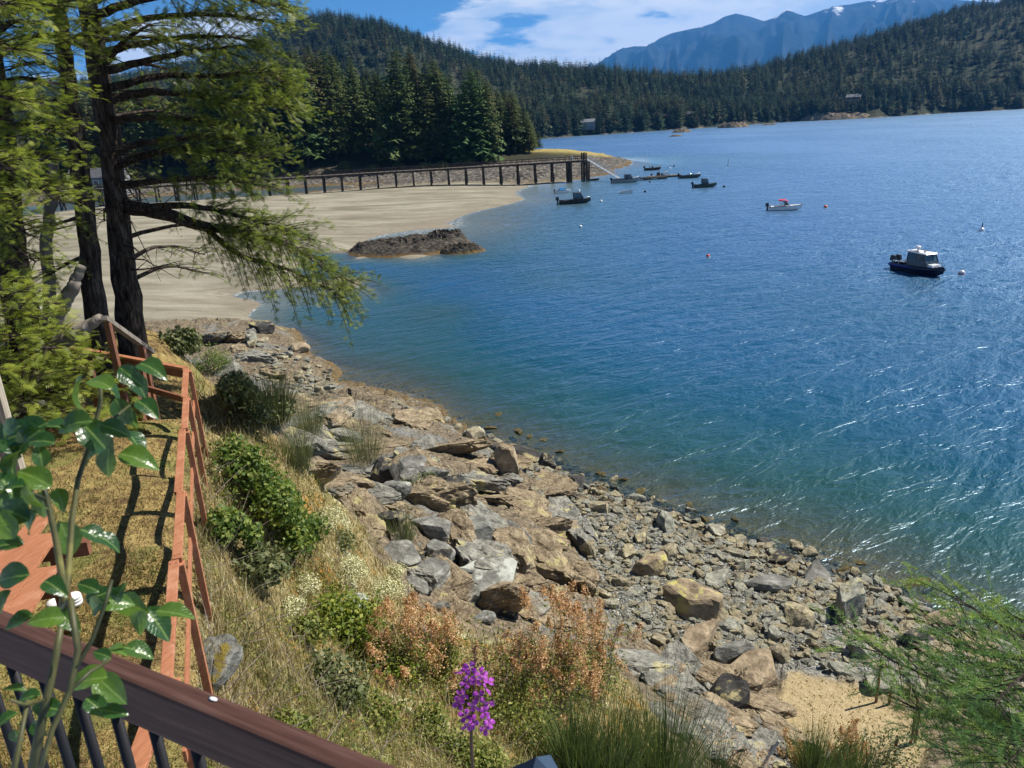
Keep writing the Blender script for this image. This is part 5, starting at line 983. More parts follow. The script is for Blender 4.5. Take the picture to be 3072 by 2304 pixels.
# fir at the left edge
bC = PR(16, 300, 14.6); bC[2] = 11.9; fC = empty('fir_tree', tuple(bC)); tagp(fC, 'dark fir trunk with sunlit hanging foliage at the left edge', 'tree'); tC = PR(-18, 0, 14.8)
trunk(fC, [bC-np.array([0, 0, .6]), PR(10, 250, 14.6), PR(2, 160, 14.7), tC, tC+np.array([-.4, .2, 7.])], [.30, .22, .19, .16, .04]); F1 = Fol(13)
for pts in ([(4,190,14.6),(25,180,13.9),(50,186,13.4),(66,200,13.1)], [(2,165,14.6),(30,150,13.8),(62,160,13.2)], [(0,140,14.6),(30,124,13.8),(66,132,13.2)], [(-2,115,14.6),(28,100,13.8),(58,104,13.2)], [(-4,90,14.6),(30,78,13.9),(70,84,13.3)], [(-6,60,14.7),(25,48,14),(60,54,13.4)], [(-8,40,14.7),(25,22,14),(62,24,13.4)], [(-10,15,14.7),(30,2,14),(70,6,13.4)], [(6,215,14.6),(22,222,14),(42,236,13.6)], [(2,170,14.6),(-10,190,13.4),(0,215,12.6)], [(0,140,14.6),(-5,150,13.2),(20,170,12.4)], [(-4,90,14.6),(-5,90,13.2),(22,100,12.4)], [(-8,50,14.6),(0,40,13.2),(25,50,12.4)], [(-10,10,14.6),(-5,0,13.2),(20,4,12.6)], [(8,235,14.6),(28,248,14),(48,262,13.7)]): rl([(a_-(12 if i_ else 0), b_, c_) for i_, (a_, b_, c_) in enumerate(pts)], r0=.06, f0=.2, sec=18, slen=.65)
for k in range(14): z = 19.3+6*k/14; a = k*2.4; L = 2.6*(1-.6*k/14); c = np.array([tC[0], tC[1], z]); F1.limb([c, c+np.array([math.cos(a)*L*.5, math.sin(a)*L*.5, .2]), c+np.array([math.cos(a)*L, math.sin(a)*L, -.3])], .04, f0=.3, sec=7, slen=.7, size=.34, sp=.16)
F1.build(fC, (MT['fir_bark'], MT['fir_bright']))
# young bright fir at the left edge of the lawn
bD = PR(12, 352, 12.6); bD[2] = G(bD[0], bD[1]); fD = empty('young_fir', tuple(bD)); tagp(fD, 'bushy bright green young fir at the left edge of the lawn', 'tree'); trunk(fD, [bD, bD+np.array([0, .1, 1.3]), bD+np.array([0, .1, 2.4])], [.06, .04, .01], n_=8); F1 = Fol(14)
for k in range(46):
    z = .12+2.0*(k/46); a = k*2.4; L = 1.25*(1-.7*k/46)*(.8+.4*random.random()); c = bD+np.array([0, .1, z]); F1.limb([c, c+np.array([math.cos(a)*L*.5, math.sin(a)*L*.5, .06]), c+np.array([math.cos(a)*L, math.sin(a)*L, .0])], .012, .004, f0=.15, sec=18, slen=.42, size=.17, sp=.06, droop=.2)
F1.build(fD, (MT['fir_bark'], MT['fir_bright']))
# dead grey trunks and logs
def logthing(name, pts, rs, label, cat, mat='grey_wood', nb=0):
    loc = Vector(pts[0]); o = empty(name, tuple(loc)); tagp(o, label, cat); trunk(o, pts, rs, MT[mat], 9)
    if nb:
        m = MB()
        for k in range(nb): t = .3+.6*random.random(); c = Vector(pts[0]).lerp(Vector(pts[-1]), t)-loc; a = random.random()*6.28; L = .25+.5*random.random(); m.tube([c, c+Vector((math.cos(a)*L, math.sin(a)*L, .15*L))], [.02, .005], 4)
        m.build('stub_branches', MT[mat], o)
    return o
q0 = PR(42, 305, 15.4); q0[2] -= .8; logthing('dead_tree', [q0, PR(46, 245, 15.4), PR(52, 190, 15.5), PR(55, 152, 15.6)], [.11, .10, .09, .06], 'slim dead grey trunk standing left of the leaning fir', 'tree', nb=5)
q0 = PR(50, 330, 14.2); logthing('dead_stub', [q0, PR(62, 306, 14.1), PR(74, 285, 14.0), PR(82, 266, 14.)], [.12, .11, .10, .075], 'curved broken grey stub leaning in front of the fir trunks', 'driftwood')
q0 = PR(42, 352, 12.9); logthing('driftwood_log', [q0, PR(60, 341, 12.8), PR(82, 330, 12.7), PR(101, 318, 12.6)], [.11, .12, .10, .07], 'weathered grey log resting above the far fence rail', 'log')
# ------------------------------------------------------------------ fence of painted timber
mf, n = new_mat('terracotta_paint'); f = n.noise(n.mapping(n.mapping(n.obj(), rot=(0, 0, .35)), (26, 1.6, 12)), 2.2, 6, .7); sc = n.noise(n.obj(), 42, 3, .6); st_ = n.noise(n.obj(), 3.1, 5, .65); c = n.mix(n.smooth(f, .35, .68), (.26, .10, .05), (.37, .16, .082)); c = n.mix(n.smooth(st_, .52, .72), c, (.40, .20, .12)); c = n.mix(n.math('MULTIPLY', n.smooth(sc, .68, .74), .7), c, (.56, .40, .28)); c = n.mix(n.math('MULTIPLY', n.smooth(n.noise(n.obj(), 5.3, 4, .7), .64, .72), .6), c, (.14, .06, .035)); finish(n, c, .75, n.bump(f, .45, .006), .15); MT['terracotta'] = mf
RZ = 12.88; C0 = Vector(P(187, 369, RZ)); N0 = Vector(P(168, 692, RZ)); fdir = (N0-C0).normalized(); fs = Vector((-fdir.y, fdir.x, 0))
if fs.x < 0: fs = -fs
fence = empty('timber_fence', tuple(Vector((C0.x, C0.y, 11.8)))); tagp(fence, 'terracotta painted timber fence along the edge of the mossy lawn', 'fence'); fo = Vector(fence.location)
cut = [0, .19, .36, .60, .78, 1.0]; LN = (N0-C0).length
for k in range(5):
    a = C0+fdir*(LN*cut[k]+.004); b = C0+fdir*(LN*cut[k+1]-.004); off = fs*(.012*((k % 2)*2-1)); m = MB(); m.bar(a-fo+off+Vector((0, 0, .004*(k % 2))), b-fo+off+Vector((0, 0, .004*(k % 2))), (.074), .038); m.build('top_rail', MT['terracotta'], fence, False, .004)
    nm_ = MB()
    for e_ in (a+fdir*.06, b-fdir*.06):
        for s_ in (-.02, .02): nm_.lathe([(.006, 0), (.006, .002), (.002, .003)], 7, tuple(e_-fo+fs*s_+off+Vector((0, 0, .0185+.004*(k % 2)))))
    nm_.build('nail_heads', MT['rubber'], fence)
    m = MB(); m.bar(a-fo+fs*.008-Vector((0, 0, .50)), b-fo+fs*.008-Vector((0, 0, .50)), .022, .09); m.build('mid_rail', MT['terracotta'], fence, False, .003)
for k, t in enumerate((0.006, .19, .36, .60, .78, .985)):
    p = C0+fdir*LN*t; gz = G(p.x+fs.x*.08, p.y+fs.y*.08); m = MB(); m.bar(Vector((p.x, p.y, gz-.35))-fo+fs*.03, Vector((p.x, p.y, RZ-.022))-fo+fs*.03, .06, .085, up=(fdir.x, fdir.y, 0)); m.build('post', MT['terracotta'], fence, False, .004)
m = MB(); q1 = Vector(P(152, 722, 12.75)); q2 = Vector(P(128, 790, 12.75)); m.bar(q1-fo, q2-fo, .12, .038); m.build('sloping_rail', MT['terracotta'], fence, False, .004)
E0 = Vector(P(64, 346, RZ)); f2 = empty('timber_fence', tuple(Vector((E0.x, E0.y, 11.9)))); tagp(f2, 'short dark brown fence running left from the corner under the firs', 'fence'); fo = Vector(f2.location); MT['brown_paint'] = simple('brown_paint', (.20, .08, .045), (.13, .055, .03), 8, .6, .2)
d2 = (E0-C0).normalized(); m = MB(); m.bar(C0-fo+d2*.05+Vector((0, 0, .002)), E0-fo, .085, .04); m.build('top_rail', MT['terracotta'], f2, False, .004); m = MB(); m.bar(C0-fo+d2*.02-Vector((0, 0, .085)), E0-fo-Vector((0, 0, .085)), .04, .12); m.build('fascia_rail', MT['brown_paint'], f2)
m = MB(); m.bar(C0-fo+d2*.1-Vector((0, 0, .50)), C0+(E0-C0)*.55-fo-Vector((0, 0, .42)), .04, .09); m.build('mid_rail', MT['brown_paint'], f2)
for t in (.36, .44, .80):
    p = C0+(E0-C0)*t; gz = G(p.x, p.y); m = MB(); m.bar(Vector((p.x, p.y, gz-.3))-fo, Vector((p.x, p.y, RZ-.03))-fo, .09, .09, up=(0, 1, 0)); m.build('post', MT['brown_paint'], f2)
# stair handrail behind the fence
a = Vector(PR(104, 318, 12.5)); b = Vector(PR(152, 352, 14.2)); sh_ = empty('stair_handrail', tuple(a)); tagp(sh_, 'grey brown handrail sloping down behind the fence corner to the stairs', 'handrail'); m = MB(); m.bar((0, 0, 0), b-a, .09, .07); m.build('rail', MT['grey_wood'], sh_)
for t in (.05, .75): p = a.lerp(b, t); g = G(p.x, p.y); m = MB(); m.bar(p-a-Vector((0, 0, .03)), Vector((p.x, p.y, min(g, p.z-1)))-a, .08, .08, up=(0, 1, 0)); m.build('post', MT['brown_paint'], sh_)
# orange landing boards
ld = Vector(P(37, 523, 12.45))-Vector(P(6, 565, 12.45)); ld.normalize(); ls = Vector((ld.y, -ld.x, 0)); l0 = Vector(P(6, 565, 12.45)); land = empty('timber_landing', tuple(Vector((l0.x, l0.y, 11.9)))); tagp(land, 'sunlit terracotta board landing behind the rose at the left edge', 'landing'); fo = Vector(land.location)
lp = [(-60,585),(24,514),(57,517),(62,560),(47,590),(33,640),(-60,660)]; lw = [Vector(P(a_, b_, 12.45))-l0 for a_, b_ in lp]
for k in range(-3, 6):
    us = []
    for sv in (k*.2-.092, k*.2+.092):
        for i in range(len(lw)):
            A_, B_ = lw[i], lw[(i+1) % len(lw)]; sa, sb = A_.dot(ls), B_.dot(ls)
            if (sa-sv)*(sb-sv) < 0: us.append(A_.lerp(B_, (sv-sa)/(sb-sa)).dot(ld))
    if len(us) < 4: continue
    us.sort(); u0, u1 = us[1] if k > 2 else us[0], us[-2]; c = l0+ls*(k*.2); m = MB(); m.bar(c+ld*u0-fo, c+ld*u1-fo, .194, .04); m.build('board', MT['terracotta'], land, False, .004)
for u in (-.4, .3): m = MB(); m.bar(l0+ld*u-ls*.2-fo-Vector((0, 0, .09)), l0+ld*u+ls*.6-fo-Vector((0, 0, .09)), .09, .14); m.build('joist', MT['brown_paint'], land)
for u, s in ((-.4, -.15), (-.4, .55), (.3, .3)): p = l0+ld*u+ls*s; m = MB(); m.bar(Vector((p.x, p.y, 11.6))-fo, Vector((p.x, p.y, 12.36))-fo, .09, .09, up=(0, 1, 0)); m.build('post', MT['brown_paint'], land)
# weathered post near the left edge
pp = P(24, 500, 12.47); wp = empty('weathered_post', (pp[0], pp[1], 12.47)); tagp(wp, 'tall grey weathered timber post rising at the left edge', 'post'); m = MB(); m.box((0, 0, 1.3), (.15, .15, 2.6)); m.build('shaft', simple('old_grey_wood', (.42, .37, .29), (.20, .17, .13), 6, .9, .5, .1, stretch=(4, 4, .3)), wp, False, .006); wp.rotation_euler.z = .25; m = MB(); m.box((0, 0, 2.62), (.19, .19, .04)); m.build('cap', MT['grey_wood'], wp, False, .004)
# white ribbed fixture on the moss
q = onpix_many([66], [609])
wl = empty('garden_light', (q[0][0], q[1][0], q[2][0]), .6, .6); tagp(wl, 'white ribbed garden light lying on the moss behind the brown rail', 'light')
for k, dx in enumerate((-.13, .13)):
    m = MB(); m.lathe([(.10, 0), (.12, .03), (.12, .07), (.10, .075), (.12, .08), (.12, .12), (.10, .125), (.12, .13), (.11, .17), (.05, .20)], 14, (dx, 0, .02)); m.build('ribbed_head', MT['white_paint'], wl, True)
m = MB(); m.bar((-.2, 0, .02), (.2, 0, .02), .12, .03); m.build('base', MT['white_paint'], wl)
# ------------------------------------------------------------------ deck railing
mrail, n = new_mat('dark_stain'); v = n.mapping(n.obj(), (1, 1, 1)); g1 = n.noise(n.mapping(n.obj(), (1.2, 30, 30), (0, 0, 0)), 3., 6, .65); c = n.ramp(g1, [(.3, (.040, .018, .014)), (.55, (.075, .038, .030)), (.75, (.12, .07, .06))]); finish(n, c, .65, n.bump(g1, .3, .004), .12); MT['stain'] = mrail
mbal = simple('black_baluster', (.010, .010, .012), (.007, .007, .009), 5, .5, 0, .2)
RT0 = Vector((-.955, 1.225, 15.2)); rd = Vector((.67, -.36, 0)).normalized(); rs_ = Vector((rd.y, -rd.x, 0)); 
if rs_.y > 0: rs_ = -rs_
dr = empty('deck_railing', tuple(RT0-rd*.9+Vector((0, 0, -1.05)))); dr.rotation_euler.z = math.atan2(rd.y, rd.x); tagp(dr, 'dark brown deck rail with thin black balusters crossing the lower left corner', 'railing')
wR = .038
m = MB(); m.box((1.5, -wR/2, 1.05-.048), (3.2, wR, .095)); m.build('top_rail', mrail, dr, False, .007)
for k in range(22): m = MB(); x_ = .12+k*.098; m.tube([(x_, -.019, .10), (x_, -.019, .955)], .0095, 8); m.build('baluster', mbal, dr, True)
m = MB(); m.box((1.5, -.019, .08), (3.1, .038, .08)); m.build('bottom_rail', mrail, dr, False, .005)
m = MB(); m.box((.60, -.085, .46), (.09, .09, .92)); m.build('post', simple('treated_post', (.21, .20, .13), (.13, .125, .085), 7, .85, .4, .15, stretch=(3, 3, .4)), dr, False, .004)
m = MB(); m.lathe([(.004, 0), (.005, .0006), (.002, .0012)], 10, (1.45, -.012, 1.0503), 0, 1.8, .8); m.build('paint_chip', MT['white_paint'], dr, True)
# dark blue post cap at the bottom edge
ap = PR(536, 757, .98); pc = empty('railing_post', (ap[0], ap[1], 14.2)); tagp(pc, 'dark blue pyramid post cap poking in at the bottom edge', 'post'); hz_ = ap[2]-14.2; pc.rotation_euler.z = .35
m = MB(); m.add([(-.042, -.042, hz_-.05), (.042, -.042, hz_-.05), (.042, .042, hz_-.05), (-.042, .042, hz_-.05), (0, 0, hz_)], [(0, 1, 4), (1, 2, 4), (2, 3, 4), (3, 0, 4), (3, 2, 1, 0)]); m.box((0, 0, hz_-.062), (.084, .084, .022)); m.build('cap', simple('blue_cap', (.03, .05, .085), (.02, .035, .06), 8, .45, 0, .4), pc); m = MB(); m.box((0, 0, (hz_-.075)/2), (.07, .07, hz_-.075)); m.build('shaft', mrail, pc)
# ------------------------------------------------------------------ rose
ml, n = new_mat('rose_leaf'); ob = n.obj(); sx = n.new('ShaderNodeSeparateXYZ', {0: ob}); ay = n.math('ABSOLUTE', sx.outputs[1]); rib = n.smooth(ay, .035, .008); vein = n.smooth(n.math('ABSOLUTE', n.math('SINE', n.math('MULTIPLY', n.math('SUBTRACT', sx.outputs[0], n.math('MULTIPLY', ay, .9)), 26.))), .16, .04); rr_ = n.rnd()
c = n.mix(n.smooth(rr_, .55, .95), (.016, .055, .014), (.075, .14, .018)); c = n.mix(n.math('MULTIPLY', rib, .8), c, (.16, .24, .06)); c = n.mix(n.math('MULTIPLY', vein, .35), c, (.07, .14, .04))
def _ex(shd): t = n.new('ShaderNodeBsdfTranslucent', {'Color': n.mix(.5, c, (.22, .34, .02))}).outputs[0]; return n.new('ShaderNodeMixShader', {0: .32, 1: shd, 2: t}).outputs[0]
finish(n, c, .27, n.bump(n.math('ADD', vein, n.math('MULTIPLY', n.noise(ob, 4, 2), .6)), .22, .02), .6, extra=_ex); MT['rose_leaf'] = ml
mst, n = new_mat('rose_stem'); f = n.noise(n.pos(), 9, 4, .6); finish(n, n.ramp(f, [(.35, (.025, .03, .012)), (.55, (.09, .085, .03)), (.7, (.25, .22, .06))]), .5, None, .3); MT['rose_stem'] = mst
def leaf_mesh(seed):
    V = []; Fq = []; N1 = 12; rg = np.random.default_rng(seed); cu = .25+.3*rg.random(); tw = rg.normal(0, .25)
    for i in range(N1+1):
        t = i/N1; w_ = .33*math.sin(PI*min(1, t**.78))**.85*(1-.12*t)+.004; zc = -cu*(t-.3)**2+.08
        for j, s in enumerate((-1, -.5, 0, .5, 1)): V.append((t, s*w_*(1+.05*math.sin(i*3.1)*abs(s)), zc+abs(s)*w_*.42-.16*(s*w_)**2+tw*s*w_*t*.8+.012*math.sin(i*1.9+s*3)))
    for i in range(N1):
        for j in range(4): k = i*5+j; Fq.append((k, k+1, k+6, k+5))
    return npmesh('leaf', np.array(V), np.array(Fq), True)
LM = [leaf_mesh(i) for i in range(6)]
for m_ in LM: m_.materials.append(ml)
rb = PR(20, 800, 1.05); rose = empty('rose_bush', (rb[0], rb[1], 14.2)); tagp(rose, 'rose shoots with large glossy leaves in front of the deck rail', 'plant'); fo = Vector(rose.location)
STM = [([(28,790,.98),(42,720,1.0),(55,660,1.02),(62,620,1.04)], .0065), ([(62,620,1.04),(64,590,1.05),(56,540,1.08),(47,500,1.1),(40,470,1.12)], .0052), ([(62,620,1.04),(68,580,1.07),(72,520,1.12),(78,480,1.15),(93,435,1.18),(101,400,1.2),(100,385,1.2)], .0045), ([(62,610,1.04),(70,600,1.0),(78,650,.98),(70,690,.96),(52,730,.95),(35,790,.93)], .005), ([(75,668,.97),(92,640,.99),(105,605,1.0),(112,580,1.02)], .0035), ([(70,690,.96),(90,672,.98),(110,660,1.)], .003), ([(93,435,1.18),(112,420,1.2),(130,405,1.22)], .003), ([(10,790,.92),(20,740,.95),(28,700,.98)], .004), ([(47,500,1.1),(25,490,1.1),(8,500,1.1)], .003), ([(45,700,.99),(25,705,.97),(10,700,.95)], .0025)]
sm_ = MB()
for pts, r in STM: sm_.tube([Vector(PR(*p))-fo for p in pts], list(np.linspace(r, r*.6, len(pts))), 7)
sm_.build('stems', mst, rose, True)
LV = [(175,850,75,110),(215,830,70,200),(240,850,60,60),(285,815,60,40),(330,800,70,20),(300,835,55,60),(265,890,60,70),(320,885,60,30),(290,905,45,90),(60,945,70,180),(110,925,70,190),(160,920,80,170),(210,950,90,50),(250,930,60,20),(235,1000,60,100),(290,960,75,40),(300,995,80,15),(200,990,50,150),(20,1060,70,170),(60,1060,60,150),(95,1090,60,100),(30,1110,80,200),(130,1080,50,60),(145,1165,84,80),(205,1160,60,30),(235,1175,55,40),(15,1180,60,180),(30,1250,80,170),(120,1270,60,20),(10,1300,50,120),(40,1345,60,160),(100,1340,70,180),(150,1345,60,30),(190,1270,50,200),(220,1285,60,340),(250,1300,70,10),(210,1310,60,150),(290,1310,70,15),(340,1350,80,50),(380,1330,80,5),(300,1345,50,90),(260,1280,45,300),(250,1410,60,350),(300,1410,60,20),(220,1415,40,200),(190,1475,80,170),(240,1490,80,40),(60,1510,50,170),(30,1490,40,200),(100,1530,60,190),(210,1530,60,30),(250,1540,50,10),(10,1560,50,150),(40,1590,40,80),(85,1575,40,30),(70,1130,70,130),(20,1000,60,160)]
LV += [(random.uniform(-20, 90), random.uniform(930, 1130), random.uniform(50, 85), random.uniform(60, 260)) for _ in range(20)]
for i, (dx, dy, L, an) in enumerate(LV):
    px, py = dx*.4629, dy*.4629; rg = random.Random(i); r = 1.0+.16*rg.random()+(.1 if dy < 1000 else 0); d3 = ray(px, py); dist = r/math.hypot(d3[0], d3[1]); Lw = L*.4629*dist/FPX*1.12
    dirv_ = Vector(RT)*math.cos(rad(an)) - Vector(UP)*math.sin(rad(an)) + Vector(FW)*rg.uniform(-.45, .45); dirv_.normalize(); nrm = (Vector((0, 0, 1))*.9 - Vector(FW)*rg.uniform(.2, 1.0)+Vector((rg.gauss(0, .35), rg.gauss(0, .35), 0))).normalized()
    sd = nrm.cross(dirv_).normalized(); nrm = dirv_.cross(sd); p = Vector(PR(px, py, r))-dirv_*Lw*.5; o = link('leaf', LM[i % 6], None, rose); o.matrix_local = Matrix.Translation(p-fo) @ Matrix((dirv_, sd, nrm)).transposed().to_4x4() @ Matrix.Scale(Lw, 4)
# ------------------------------------------------------------------ fireweed
fb_ = PR(473, 800, 1.75); fw = empty('fireweed', (fb_[0], fb_[1], fb_[2]-.3)); tagp(fw, 'purple flowering fireweed spike rising at the bottom centre', 'flower'); fo = Vector(fw.location); sm_ = MB(); sm_.tube([Vector((0, 0, 0)), Vector(PR(471, 740, 1.75))-fo, Vector(PR(474, 700, 1.76))-fo, Vector(PR(475, 662, 1.78))-fo], [.006, .005, .004, .0015], 7)
for k in range(14): a = k*2.4; c = Vector(PR(475, 668-2*k*.0, 1.77)).lerp(Vector(PR(475, 645, 1.78)), k/14)-fo; sm_.tube([c, c+Vector((math.cos(a)*.012, math.sin(a)*.012, .006))], [.003, .001], 4)
sm_.build('stem', simple('fireweed_stem', (.10, .03, .03), (.07, .05, .02), 8, .6), fw, True)
MT['petal'] = leafmat('petal', (.25, .03, .30), (.38, .055, .44), (.55, .17, .60), .4, .5, .2, scale=60.)
pv = []; pf = []
for k in range(4):
    a = k*PI/2+.4; ca, sa = math.cos(a), math.sin(a)
    for t, w_ in ((.1, .08), (.5, .34), (.85, .36), (1., .1)):
        for s in (-1, 0, 1): pv.append((ca*t-sa*s*w_, sa*t+ca*s*w_, .35*t-.15*abs(s)+.1*math.sin(t*4)))
    b0 = k*12
    for i in range(3):
        for j in range(2): q_ = b0+i*3+j; pf.append((q_, q_+1, q_+4, q_+3))
fm = npmesh('flower', np.array(pv), np.array(pf), True); fm.materials.append(MT['petal'])
for i, (px, py) in enumerate([(462,672),(470,668),(481,674),(488,681),(466,682),(476,680),(463,694),(486,690),(479,697),(459,703),(489,703),(484,712),(474,706),(465,716),(489,722),(473,722),(485,728),(468,726)]):
    p = Vector(PR(px, py, 1.72+.06*random.random()))-fo; o = link('blossom', fm, None, fw); o.location = p; q_ = Vector((px-474, -20, 6)).normalized().to_track_quat('Z', 'Y'); o.rotation_euler = (q_ @ Euler((random.gauss(0, .5), random.gauss(0, .5), random.random()*6)).to_quaternion()).to_euler(); o.scale = (.020,)*3
# ------------------------------------------------------------------ shrubs on the slope
MT['bramble'] = leafmat('bramble_leaf', (.05, .095, .018), (.12, .18, .032), (.27, .30, .07), .4, attr='tone'); MT['lime'] = leafmat('lime_leaf', (.07, .11, .015), (.16, .21, .03), (.32, .33, .06), .4, attr='tone'); MT['olive'] = leafmat('olive_leaf', (.055, .075, .028), (.13, .15, .055), (.26, .26, .13), .35, attr='tone'); MT['dry_plume'] = leafmat('dry_plume', (.36, .19, .09), (.56, .33, .17), (.70, .50, .30), .35, attr='tone'); MT['lichen_pad'] = leafmat('pale_lichen', (.34, .32, .15), (.52, .50, .28), (.66, .64, .44), .2, .9, .1, attr='tone'); MT['broom'] = leafmat('broom_stem', (.035, .065, .02), (.08, .12, .035), (.17, .20, .07), .2, attr='tone'); MT['twig'] = simple('twig', (.20, .16, .13), (.10, .08, .065), 6, .9); MT['weed'] = leafmat('weed_leaf', (.07, .10, .02), (.17, .20, .04), (.36, .34, .10), .4, attr='tone')
def stems(rg, h, w_, n_, r=.006, wander=.3, sub=2):
    m = MB(); tips = []
    for k in range(n_):
        a = rg.random()*6.28; L = h*(.6+.5*rg.random()); p = np.array([rg.normal(0, w_*.15), rg.normal(0, w_*.15), -.08]); d = np.array([math.cos(a)*w_/h*rg.random()*.9, math.sin(a)*w_/h*rg.random()*.9, 1.]); pts = [p]
        for j in range(5): d = d+rg.normal(0, wander*.25, 3); d /= np.linalg.norm(d); p = p+d*L/5; pts.append(p)
        m.tube(pts, list(np.linspace(r, r*.35, 6)), 4, cap=False)
        for j in range(sub): q = pts[2+j % 3]; e = rg.normal(0, 1, 3); e[2] = abs(e[2]); e /= np.linalg.norm(e); q2 = q+e*L*.32; m.tube([q, (q+q2)/2+rg.normal(0, .02, 3), q2], [r*.5, r*.4, r*.2], 3, cap=False); tips.append(q2)
        tips.append(pts[-1]); tips.append(pts[-2])
    return m, tips
def bush(px, py, wpx, hr, label, mat, nl, leaf, name='bush', group=None, seed=0, lumps=9, pt=None, nst=9):
    if pt is None: x, y, z = [a[0] for a in onpix_many([px], [py])]
    else: x, y, z = pt
    d = math.sqrt(x*x+y*y+(CAMH-z)**2); w_ = wpx/FPX*d/2; rg = np.random.default_rng(seed+int(px*3+py)); o = empty(name, (x, y, z-.04), rg.random()*6); v, f, t_ = leafcloud(seed+int(px), nl, w_*1.15, w_*1.15, w_*hr*1.3, leaf, lumps); me = npmesh('foliage', v, f, False, dict(tone=t_)); me.materials.append(MT[mat]); link('foliage', me, None, o)
    m, _ = stems(rg, w_*hr*1.4, w_, nst, max(.004, w_*.012)); m.build('stems', MT['twig'], o); return tagp(o, label, 'bush', group)
bush(236,478,64,.9,'dense green bramble against the fence by the corner','bramble',2600,.075,'bramble'); bush(262,520,84,.85,'broad dark green bramble in the middle of the row beside the fence','bramble',4200,.075,'bramble'); bush(226,545,56,.9,'low bramble hugging the fence below the broad one','bramble',2200,.07,'bramble'); bush(292,548,62,.8,'bramble at the seaward end of the fence thicket','bramble',2600,.075,'bramble'); bush(250,580,70,.6,'sparse bramble with dry canes below the fence thicket','olive',2200,.07,'bramble')
bush(345,640,84,.8,'bright lime green bramble in front of the rusty shrub','lime',3600,.075,'bramble'); bush(380,672,70,.75,'yellow green bramble at the foot of the rusty shrub','lime',2600,.075,'bramble'); bush(325,690,70,.6,'tangled olive scrub below the lime bramble','olive',2400,.06,'scrub'); bush(300,640,50,.6,'small leafy clump left of the lime bramble','weed',1400,.06,'scrub')
bush(236,398,46,.8,'olive bush on the slope just past the fence corner','olive',2400,.09,'scrub'); bush(264,416,46,.7,'grey green bush below the olive one past the fence corner','olive',1800,.09,'scrub'); bush(213,372,36,.9,'leafy bush behind the handrail under the firs','bramble',2200,.10,'scrub'); bush(415,500,54,.8,'grey green shrub among the dark rocks','olive',1500,.08,'scrub'); bush(180,352,40,.9,'low green bush between the thick fir trunk and the shore','olive',1500,.10,'scrub')
for i, (a, b, w_, lb) in enumerate([(425,735,80,'low leafy weeds left of the fireweed'),(520,740,90,'leafy weeds right of the fireweed'),(560,765,80,'green weeds beside the dark blue post cap'),(455,700,60,'small leafy clump behind the fireweed spike'),(470,768,70,'dark green weeds at the foot of the fireweed'),(370,720,70,'straggling weeds beside the brown deck rail'),(280,735,50,'little green clump on the slope above the brown rail')]): bush(a, b, w_, .55, lb, 'weed', 2200, .05, 'weed_clump', None, 40+i)
bush(880,765,60,.7,'low olive scrub below the straw patch','olive',1500,.06,'scrub'); bush(735,755,60,.6,'brown leafy scrub left of the straw patch','dry_plume',900,.05,'scrub'); bush(340,545,40,.5,'small olive tuft on the mossy slope edge','olive',700,.06,'scrub')
# pale lichen cushions
for i, (a, b, w_, lb) in enumerate([(322,520,46,'pale lichen cushion at the top of the mossy slope'),(300,585,40,'pale lichen cushion beside the bramble thicket'),(345,570,50,'pale lichen cushion along the slope edge'),(378,600,54,'broad pale lichen cushion above the rusty shrub'),(392,575,30,'small pale lichen cushion on the rock edge'),(285,610,36,'low pale lichen cushion in the dry grass')]): bush(a, b, w_, .35, lb, 'lichen_pad', 3400, .032, 'lichen_cushion', None, 70+i, 14, nst=2)
